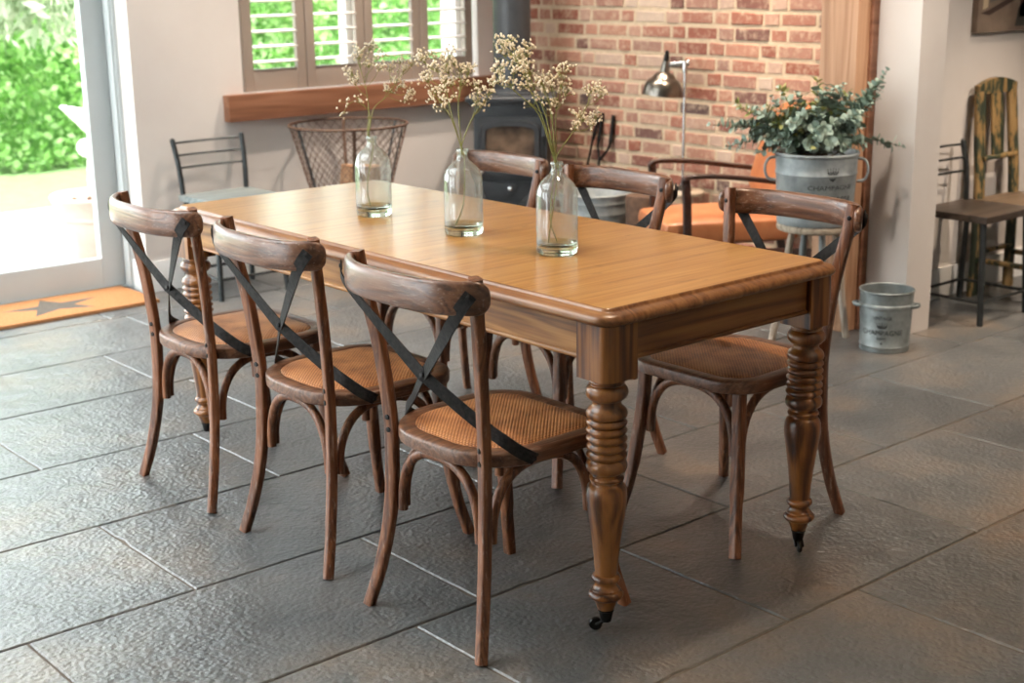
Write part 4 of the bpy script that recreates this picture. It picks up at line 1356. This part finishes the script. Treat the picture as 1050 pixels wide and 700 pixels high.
lathe(bm, [(0.0, -0.030), (0.014, -0.028), (0.018, -0.010), (0.021, 0.012), (0.022, 0.020), (0.036, 0.026), (0.047, 0.036), (0.051, 0.046), (0.054, 0.048), (0.068, 0.056), (0.080, 0.072), (0.087, 0.094), (0.090, 0.116), (0.0905, 0.122), (0.087, 0.120), (0.083, 0.094), (0.076, 0.075), (0.064, 0.061), (0.046, 0.052), (0.02, 0.03), (0.0, 0.028)], 36, M)
sh = obj('lamp_shade', bm, M_shade, t, 40)
bm = BM(); lathe(bm, [(0, -0.075), (0.007, -0.074), (0.012, -0.050), (0.014, -0.028), (0, -0.026)], 16, M); obj('switch_cap', bm, M_black, sh, 50)
bm = BM(); ball(bm, M @ Vector((0, 0, 0.070)), 0.024, 3); obj('bulb', bm, M_white, sh, 60)

# ------------------------------------------------------------------ stove in the corner
t = thing('wood_stove', 'dark grey cast-iron wood-burning stove with flue pipe in the corner', 'stove', (2.925, 3.725, 0), -3*PI/4 + PI/2)
# local: -y is the front, towards the room
hw, dp = 0.195, 0.175
bm = BM()
box(bm, (0, 0, 0.47), (2*hw, 2*dp, 0.66), bevel=0.008)
box(bm, (0, 0, 0.150), (2*hw+0.03, 2*dp+0.02, 0.03), bevel=0.006)
obj('body', bm, M_stove, t)
bm = BM()
box(bm, (0, -0.005, 0.822), (0.47, 2*dp+0.05, 0.026), bevel=0.010, seg=3)
box(bm, (0, 0, 0.801), (0.43, 2*dp+0.02, 0.018), bevel=0.004)
obj('top_plate', bm, M_stove, t)
for sx in (-1, 1):
    for sy in (-1, 1):
        bm = BM(); tube(bm, spline([(sx*0.16, sy*0.14, 0.140), (sx*0.17, sy*0.15, 0.07), (sx*0.185, sy*0.165, 0.0)], 4), [0.026]*5+[0.018]*4, 10); obj('leg', bm, M_stove, t)
bm = BM()
lathe(bm, [(0.125, 0.834), (0.125, 0.842), (0.108, 0.850), (0.104, 0.862), (0.100, 0.864), (0.100, WH-0.002)], 36, Matrix.Translation((0, 0.02, 0)))
obj('flue_pipe', bm, M_stove, t)
# door with arched glass
def arch_loop(w, z0, z1, rise, n=10):
    P = [(-w, z0), (w, z0)]
    for k in range(n+1):
        a = PI*k/n
        P.append((w*math.cos(a)*1.0, z1 + rise*math.sin(a)**0.8))
    return P
bm = BM()
yF = -dp
prism(bm, [(x, yF, z) for x, z in ((-0.172, 0.405), (0.172, 0.405), (0.172, 0.735), (-0.172, 0.735))], (0, -0.014, 0))
# raised arch surround
o_, i_ = arch_loop(0.158, 0.425, 0.665, 0.052, 14), arch_loop(0.130, 0.450, 0.655, 0.032, 14)
vo = [[bm.verts.new((x, yF-0.014, z)) for x, z in o_], [bm.verts.new((x*0.97, yF-0.034, z)) for x, z in o_], [bm.verts.new((x, yF-0.034, z)) for x, z in i_], [bm.verts.new((x, yF-0.014, z)) for x, z in i_]]
for A, B in zip(vo[:-1], vo[1:]):
    for k in range(len(A)):
        bm.faces.new((A[k], A[(k+1) % len(A)], B[(k+1) % len(A)], B[k]))
dr = obj('door', bm, M_stove, t)
bm = BM(); prism(bm, [(x, yF-0.0165, z) for x, z in i_], (0, -0.003, 0)); obj('glass', bm, M_stove_glass, dr)
bm = BM()
for z in (0.475, 0.66):
    lathe(bm, [(0, -0.03), (0.011, -0.03), (0.011, 0.03), (0, 0.03)], 12, Matrix.Translation((0.180, yF-0.012, z)))
obj('hinge', bm, M_stove, dr)
bm = BM()
tube(bm, [(-0.150, yF-0.030, 0.520), (-0.150, yF-0.055, 0.520)], 0.007, 8)
tube(bm, [(-0.152, yF-0.055, 0.545), (-0.148, yF-0.058, 0.450)], [0.008, 0.012], 10)
ball(bm, (-0.148, yF-0.058, 0.450), 0.014, 2)
obj('handle', bm, M_chrome, dr)
bm = BM()
box(bm, (0, yF-0.006, 0.345), (0.30, 0.014, 0.088), bevel=0.004)
lathe(bm, [(0, 0), (0.032, 0), (0.030, 0.008), (0, 0.010)], 20, Matrix.Translation((0, yF-0.013, 0.358)) @ Matrix.Rotation(PI/2, 4, 'X'))
ash = obj('ash_drawer', bm, M_stove, t)
bm = BM(); lathe(bm, [(0, 0), (0.006, 0), (0.006, 0.014), (0.011, 0.018), (0.011, 0.024), (0, 0.028)], 14, Matrix.Translation((0, yF-0.023, 0.358)) @ Matrix.Rotation(PI/2, 4, 'X')); obj('knob', bm, M_chrome, ash)
bm = BM(); slab(bm, 2.45, 3.34, 3.3, 4.07, 0.0, 0.006) ; bm.free()

# wire basket with split logs
bk = Vector((1.890, 3.765, 0))
t = thing('wire_basket', 'tall tapered rusty wire log basket below the window sill', 'basket', bk)
H0, H1, R0, R1 = 0.012, 0.755, 0.085, 0.292
rad = lambda z: R0 + (R1-R0)*(z-H0)/(H1-H0)
bm = BM()
for z, r, nm_ in ((H1, 0.0065, 'rim'), (H0, 0.006, 'base_ring')):
    bm = BM()
    pts = [(rad(z)*math.cos(2*PI*k/48), rad(z)*math.sin(2*PI*k/48), z) for k in range(49)]
    tube(bm, pts, r, 8, cap=False)
    obj(nm_, bm, M_rust, t)
for k in range(6):
    a = math.atan2(CY-bk.y, CX-bk.x) + PI + k*PI/3 + 0.09
    bm = BM()
    tube(bm, [(rad(H0)*math.cos(a), rad(H0)*math.sin(a), H0), (rad(H1)*math.cos(a), rad(H1)*math.sin(a), H1)], 0.0, 8, Vector((-math.sin(a), math.cos(a), 0)), flat=(0.003, 0.009))
    obj('stave', bm, M_gunmetal if k % 3 else M_rust, t, 50)
bm = BM()
NM = 36
for sgn in (1, -1):
    for k in range(NM):
        pts = []
        for j in range(25):
            z = H0 + (H1-H0)*j/24
            a = 2*PI*k/NM + sgn*2.5*j/24
            pts.append((rad(z)*math.cos(a), rad(z)*math.sin(a), z))
        tube(bm, pts, 0.0016, 4, cap=False)
obj('wire_mesh', bm, M_rust, t, 60)
def split_log(loc, rot, L, R, label):
    bm = BM()
    n = 9
    rl = random.Random(int(R*1e5))
    prof = [(R*math.cos(PI*1.25*k/(n-1)-0.3)*rl.uniform(0.9, 1.05), R*math.sin(PI*1.25*k/(n-1)-0.3)*rl.uniform(0.9, 1.05)) for k in range(n)]
    rings = []
    for j in range(6):
        z = -L/2 + L*j/5
        rings.append([Vector((x*rl.uniform(0.96, 1.04), y*rl.uniform(0.96, 1.04), z)) for x, y in prof])
    loft(bm, rings)
    o = obj('split_log', bm, M_log, None, 30)
    o.location = loc; o.rotation_euler = rot
    tag(o, label, 'log', 'split logs in the wire basket')
    return o
split_log((1.845, 3.725, 0.415), (0.12, 0.04, 0.9), 0.29, 0.050, 'dark split log standing tilted in the wire basket, left one')
split_log((1.968, 3.715, 0.41), (-0.05, -0.06, 2.4), 0.28, 0.056, 'pale split log in the wire basket, right one behind the bottle')
split_log((1.89, 3.79, 0.13), (0.02, 0.02, 1.0), 0.20, 0.055, 'split log at the bottom of the wire basket')

# galvanised tub, log and fire tools by the brick wall
t = thing('metal_tub', 'ribbed galvanised tub on the floor between stove and armchair', 'tub', (2.93, 3.09, 0))
bm = BM()
prof = [(0, 0.004), (0.135, 0.004), (0.14, 0.0), (0.145, 0.01)]
for k in range(6):
    z = 0.05 + 0.055*k
    r = 0.148 + 0.006*k
    prof += [(r, z), (r+0.005, z+0.010), (r+0.001, z+0.020)]
prof += [(0.186, 0.372), (0.190, 0.377), (0.186, 0.382), (0.181, 0.376), (0.140, 0.02), (0, 0.012)]
lathe(bm, prof, 40)
obj('body', bm, M_galv_old, t, 40)
for s in (-1, 1):
    bm = BM()
    a = 2.3 + (0 if s > 0 else PI)
    ca, sa = math.cos(a), math.sin(a)
    pts = [((0.180+0.035*math.sin(PI*k/8))*ca - sa*0.05*math.cos(PI*k/8), (0.180+0.035*math.sin(PI*k/8))*sa + ca*0.05*math.cos(PI*k/8), 0.345) for k in range(9)]
    tube(bm, pts, 0.005, 8); obj('handle', bm, M_galv_old, t, 50)
bm = BM()
lathe(bm, [(0, 0), (0.085, 0), (0.09, 0.01), (0.088, 0.15), (0.09, 0.375), (0.084, 0.385), (0.0, 0.386)], 20)
for v in bm.verts:
    k = 1 + 0.06*noise.noise(v.co*14)
    v.co.x *= k; v.co.y *= k
o = obj('tree_log', bm, M_bark, None, 50, (2.99, 2.80, 0))
tag(o, 'dark brown round log standing on end between the galvanised tub and the armchair', 'log')

t = thing('fire_tongs', 'black iron fire tongs leaning on the brick wall, forked handles up', 'fire tool', (3.30, 3.44, 0))
bm = BM()
tube(bm, spline([(0.032, -0.075, 0.716), (0.024, -0.066, 0.60), (0.016, -0.058, 0.545), (0.008, -0.025, 0.50), (0, 0.0, 0.47)], 5), [0.0115]*8 + [0.0075]*13, 8)
tube(bm, spline([(0.032, 0.012, 0.722), (0.022, 0.022, 0.60), (0.014, 0.026, 0.545), (0.008, 0.014, 0.50), (0, 0.0, 0.47)], 5), [0.0115]*8 + [0.0075]*13, 8)
tube(bm, [(0, 0, 0.48), (-0.05, 0.03, 0.004)], 0.008, 8)
obj('tongs', bm, M_black, t, 60)
t = thing('fire_poker', 'slim black iron fire poker leaning on the brick wall beside the tongs', 'fire tool', (3.30, 3.51, 0))
bm = BM()
tube(bm, [(0.028, -0.034, 0.700), (0.012, -0.006, 0.575)], 0.0105, 8)
tube(bm, [(0.012, -0.006, 0.58), (-0.05, 0.10, 0.004)], 0.0065, 8)
obj('rod', bm, M_black, t, 60)

# ------------------------------------------------------------------ doormat
t = thing('doormat', 'orange coir doormat with a grey star lying inside the glass door', 'doormat', (0.405, 4.07, 0.001))
bm = BM(); slab(bm, -0.455, 0.455, -0.205, 0.205, 0, 0.016, 0.003); obj('mat', bm, M_coir, t)
bm = BM()
star = []
for k in range(10):
    r = 0.165 if k % 2 == 0 else 0.064
    a = PI/2 + k*PI/5
    star.append((r*math.cos(a)*1.45+0.03, r*math.sin(a), 0.0162))
c = bm.verts.new((0.03, 0, 0.0166))
vs = [bm.verts.new(p) for p in star]
for k in range(10):
    bm.faces.new((c, vs[k], vs[(k+1) % 10]))
obj('star_print', bm, M_star, t, 0)

# ------------------------------------------------------------------ outside
bm = BM(); slab(bm, -8, 14, 4.425, 7.2, -0.12, -0.05); o = struct('ground_patio', bm, M_patio)
bm = BM(); slab(bm, -8, 16, 7.2, 16, -0.14, -0.06); o = struct('ground_lawn', bm, M_lawn)

t = thing('plant_pot', 'large pale terracotta pot on the patio outside the glass door', 'pot', (1.125, 4.98, -0.05))
bm = BM()
lathe(bm, [(0, 0.0), (0.165, 0.0), (0.17, 0.01), (0.20, 0.16), (0.222, 0.27), (0.226, 0.285), (0.238, 0.29), (0.242, 0.30), (0.236, 0.312), (0.245, 0.34), (0.268, 0.39), (0.272, 0.40), (0.268, 0.412), (0.25, 0.415), (0.235, 0.36), (0, 0.355)], 44)
obj('body', bm, M_terra, t, 40)
bm = BM()
rr = random.Random(2)
for k in range(60):
    a, q = rr.uniform(0, 2*PI), 0.21*math.sqrt(rr.random())
    ball(bm, (q*math.cos(a), q*math.sin(a), 0.358), rr.uniform(0.012, 0.026), 1)
obj('soil', bm, M_soil, t, 60)

t = thing('garden_chair', 'white garden chair outside on the patio, partly hidden by the door frame', 'chair', (1.87, 6.25, -0.05))
def gplank(name, a, b, flat, ref=Vector((0, 0, 1))):
    bm = BM(); tube(bm, [a, b], 0.0, 12, ref, flat=flat, square=True); return obj(name, bm, M_plastic, t, 50)
for k in range(4):
    y = -0.18 + 0.12*k
    gplank('back_slat', (-0.30, y, 0.74), (0.02, y, 0.40), (0.05, 0.012))
for k in range(4):
    gplank('seat_slat', (0.05+0.12*k, -0.24, 0.39+0.012*k), (0.05+0.12*k, 0.24, 0.39+0.012*k), (0.05, 0.011))
for s in (-1, 1):
    gplank('leg', (-0.13, s*0.22, 0.46), (-0.15, s*0.24, 0.0), (0.024, 0.018), Vector((1, 0, 0)))
    gplank('leg', (0.40, s*0.22, 0.58), (0.42, s*0.24, 0.0), (0.024, 0.018), Vector((1, 0, 0)))
    gplank('arm', (-0.18, s*0.25, 0.47), (0.46, s*0.25, 0.59), (0.045, 0.012))
    bm = BM(); lathe(bm, [(0, -0.02), (0.055, -0.02), (0.06, 0), (0.055, 0.02), (0, 0.02)], 20, Matrix.Translation((-0.155, s*0.225, 0.47)) @ Matrix.Rotation(PI/2, 4, 'X')); obj('arm_boss', bm, M_plastic, t, 50)

def leaf_cloud(count, sampler, size, droop=0.0, seed=1, aspect=0.5):
    rl = random.Random(seed)
    verts, faces = [], []
    for _ in range(count):
        p = sampler(rl)
        d = Vector((rl.gauss(0, 1), rl.gauss(0, 1)-0.4, rl.gauss(0, 1)-droop)).normalized()
        s = d.cross(Vector((rl.gauss(0, 1), rl.gauss(0, 1), rl.gauss(0, 1))))
        if s.length < 1e-3:
            continue
        s.normalize()
        L = size*rl.uniform(0.6, 1.3)
        b = len(verts)
        verts += [p, p+d*L*0.45+s*L*aspect*0.5, p+d*L, p+d*L*0.45-s*L*aspect*0.5]
        faces.append((b, b+1, b+2, b+3))
    return verts, faces
def cloud_obj(name, vf, mat, parent):
    me = bpy.data.meshes.new(name)
    me.from_pydata([tuple(v) for v in vf[0]], [], vf[1])
    me.materials.append(mat)
    o = bpy.data.objects.new(name, me); COL.objects.link(o); o.parent = parent
    return o
hedge = thing('garden_hedge', 'tall bright green leafy hedge across the garden lawn', 'hedge', (4.5, 9.6, -0.06))
def hs_(rl):
    x = rl.uniform(-4.2, 5.2)
    z = rl.uniform(0.0, 2.5)
    y = -0.55 + 0.35*noise.noise(Vector((x*1.3, z*1.3, 0.3))) + 0.2*noise.noise(Vector((x*4, z*4, 7.0))) + abs(rl.gauss(0, 0.07))
    return Vector((x, y, z))
cloud_obj('foliage', leaf_cloud(26000, hs_, 0.085, 0.2, 3, 0.6), M_hedge, hedge)
bm = BM()
for k in range(20):
    x = -4.0 + 0.48*k
    tube(bm, spline([(x, 0.1, 0), (x+0.1, 0.0, 0.8), (x-0.05, 0.1, 2.3)], 4), 0.03, 6)
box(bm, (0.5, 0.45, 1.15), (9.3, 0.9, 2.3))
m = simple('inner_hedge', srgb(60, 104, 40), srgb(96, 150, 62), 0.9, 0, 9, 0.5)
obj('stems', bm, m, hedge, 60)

tr = thing('silver_shrub', 'grey-green shrub with drooping slim leaves beyond the glass door', 'shrub', (1.15, 7.5, -0.06))
def ts_(rl):
    a = rl.uniform(0, 2*PI); q = 0.85*math.sqrt(rl.random())
    return Vector((0.55+q*math.cos(a)*0.95, q*math.sin(a)*0.7, 1.12 + 0.45*abs(noise.noise(Vector((q*4, a*2.5, 1)))) + rl.random()*0.9))
cloud_obj('foliage', leaf_cloud(2600, ts_, 0.15, 1.3, 9, 0.28), M_grey_leaf, tr)
bm = BM()
tube(bm, spline([(0, 0, 0), (0.05, 0.0, 0.8), (0.3, 0.0, 1.5), (0.6, 0, 2.0)], 5), 0.045, 8)
for k in range(7):
    a = k*0.9
    tube(bm, spline([(0.3, 0, 1.5), (0.5+0.4*math.cos(a), 0.4*math.sin(a), 1.95), (0.55+0.8*math.cos(a), 0.7*math.sin(a), 1.75)], 4), 0.014, 6)
obj('trunk', bm, M_twig, tr, 60)
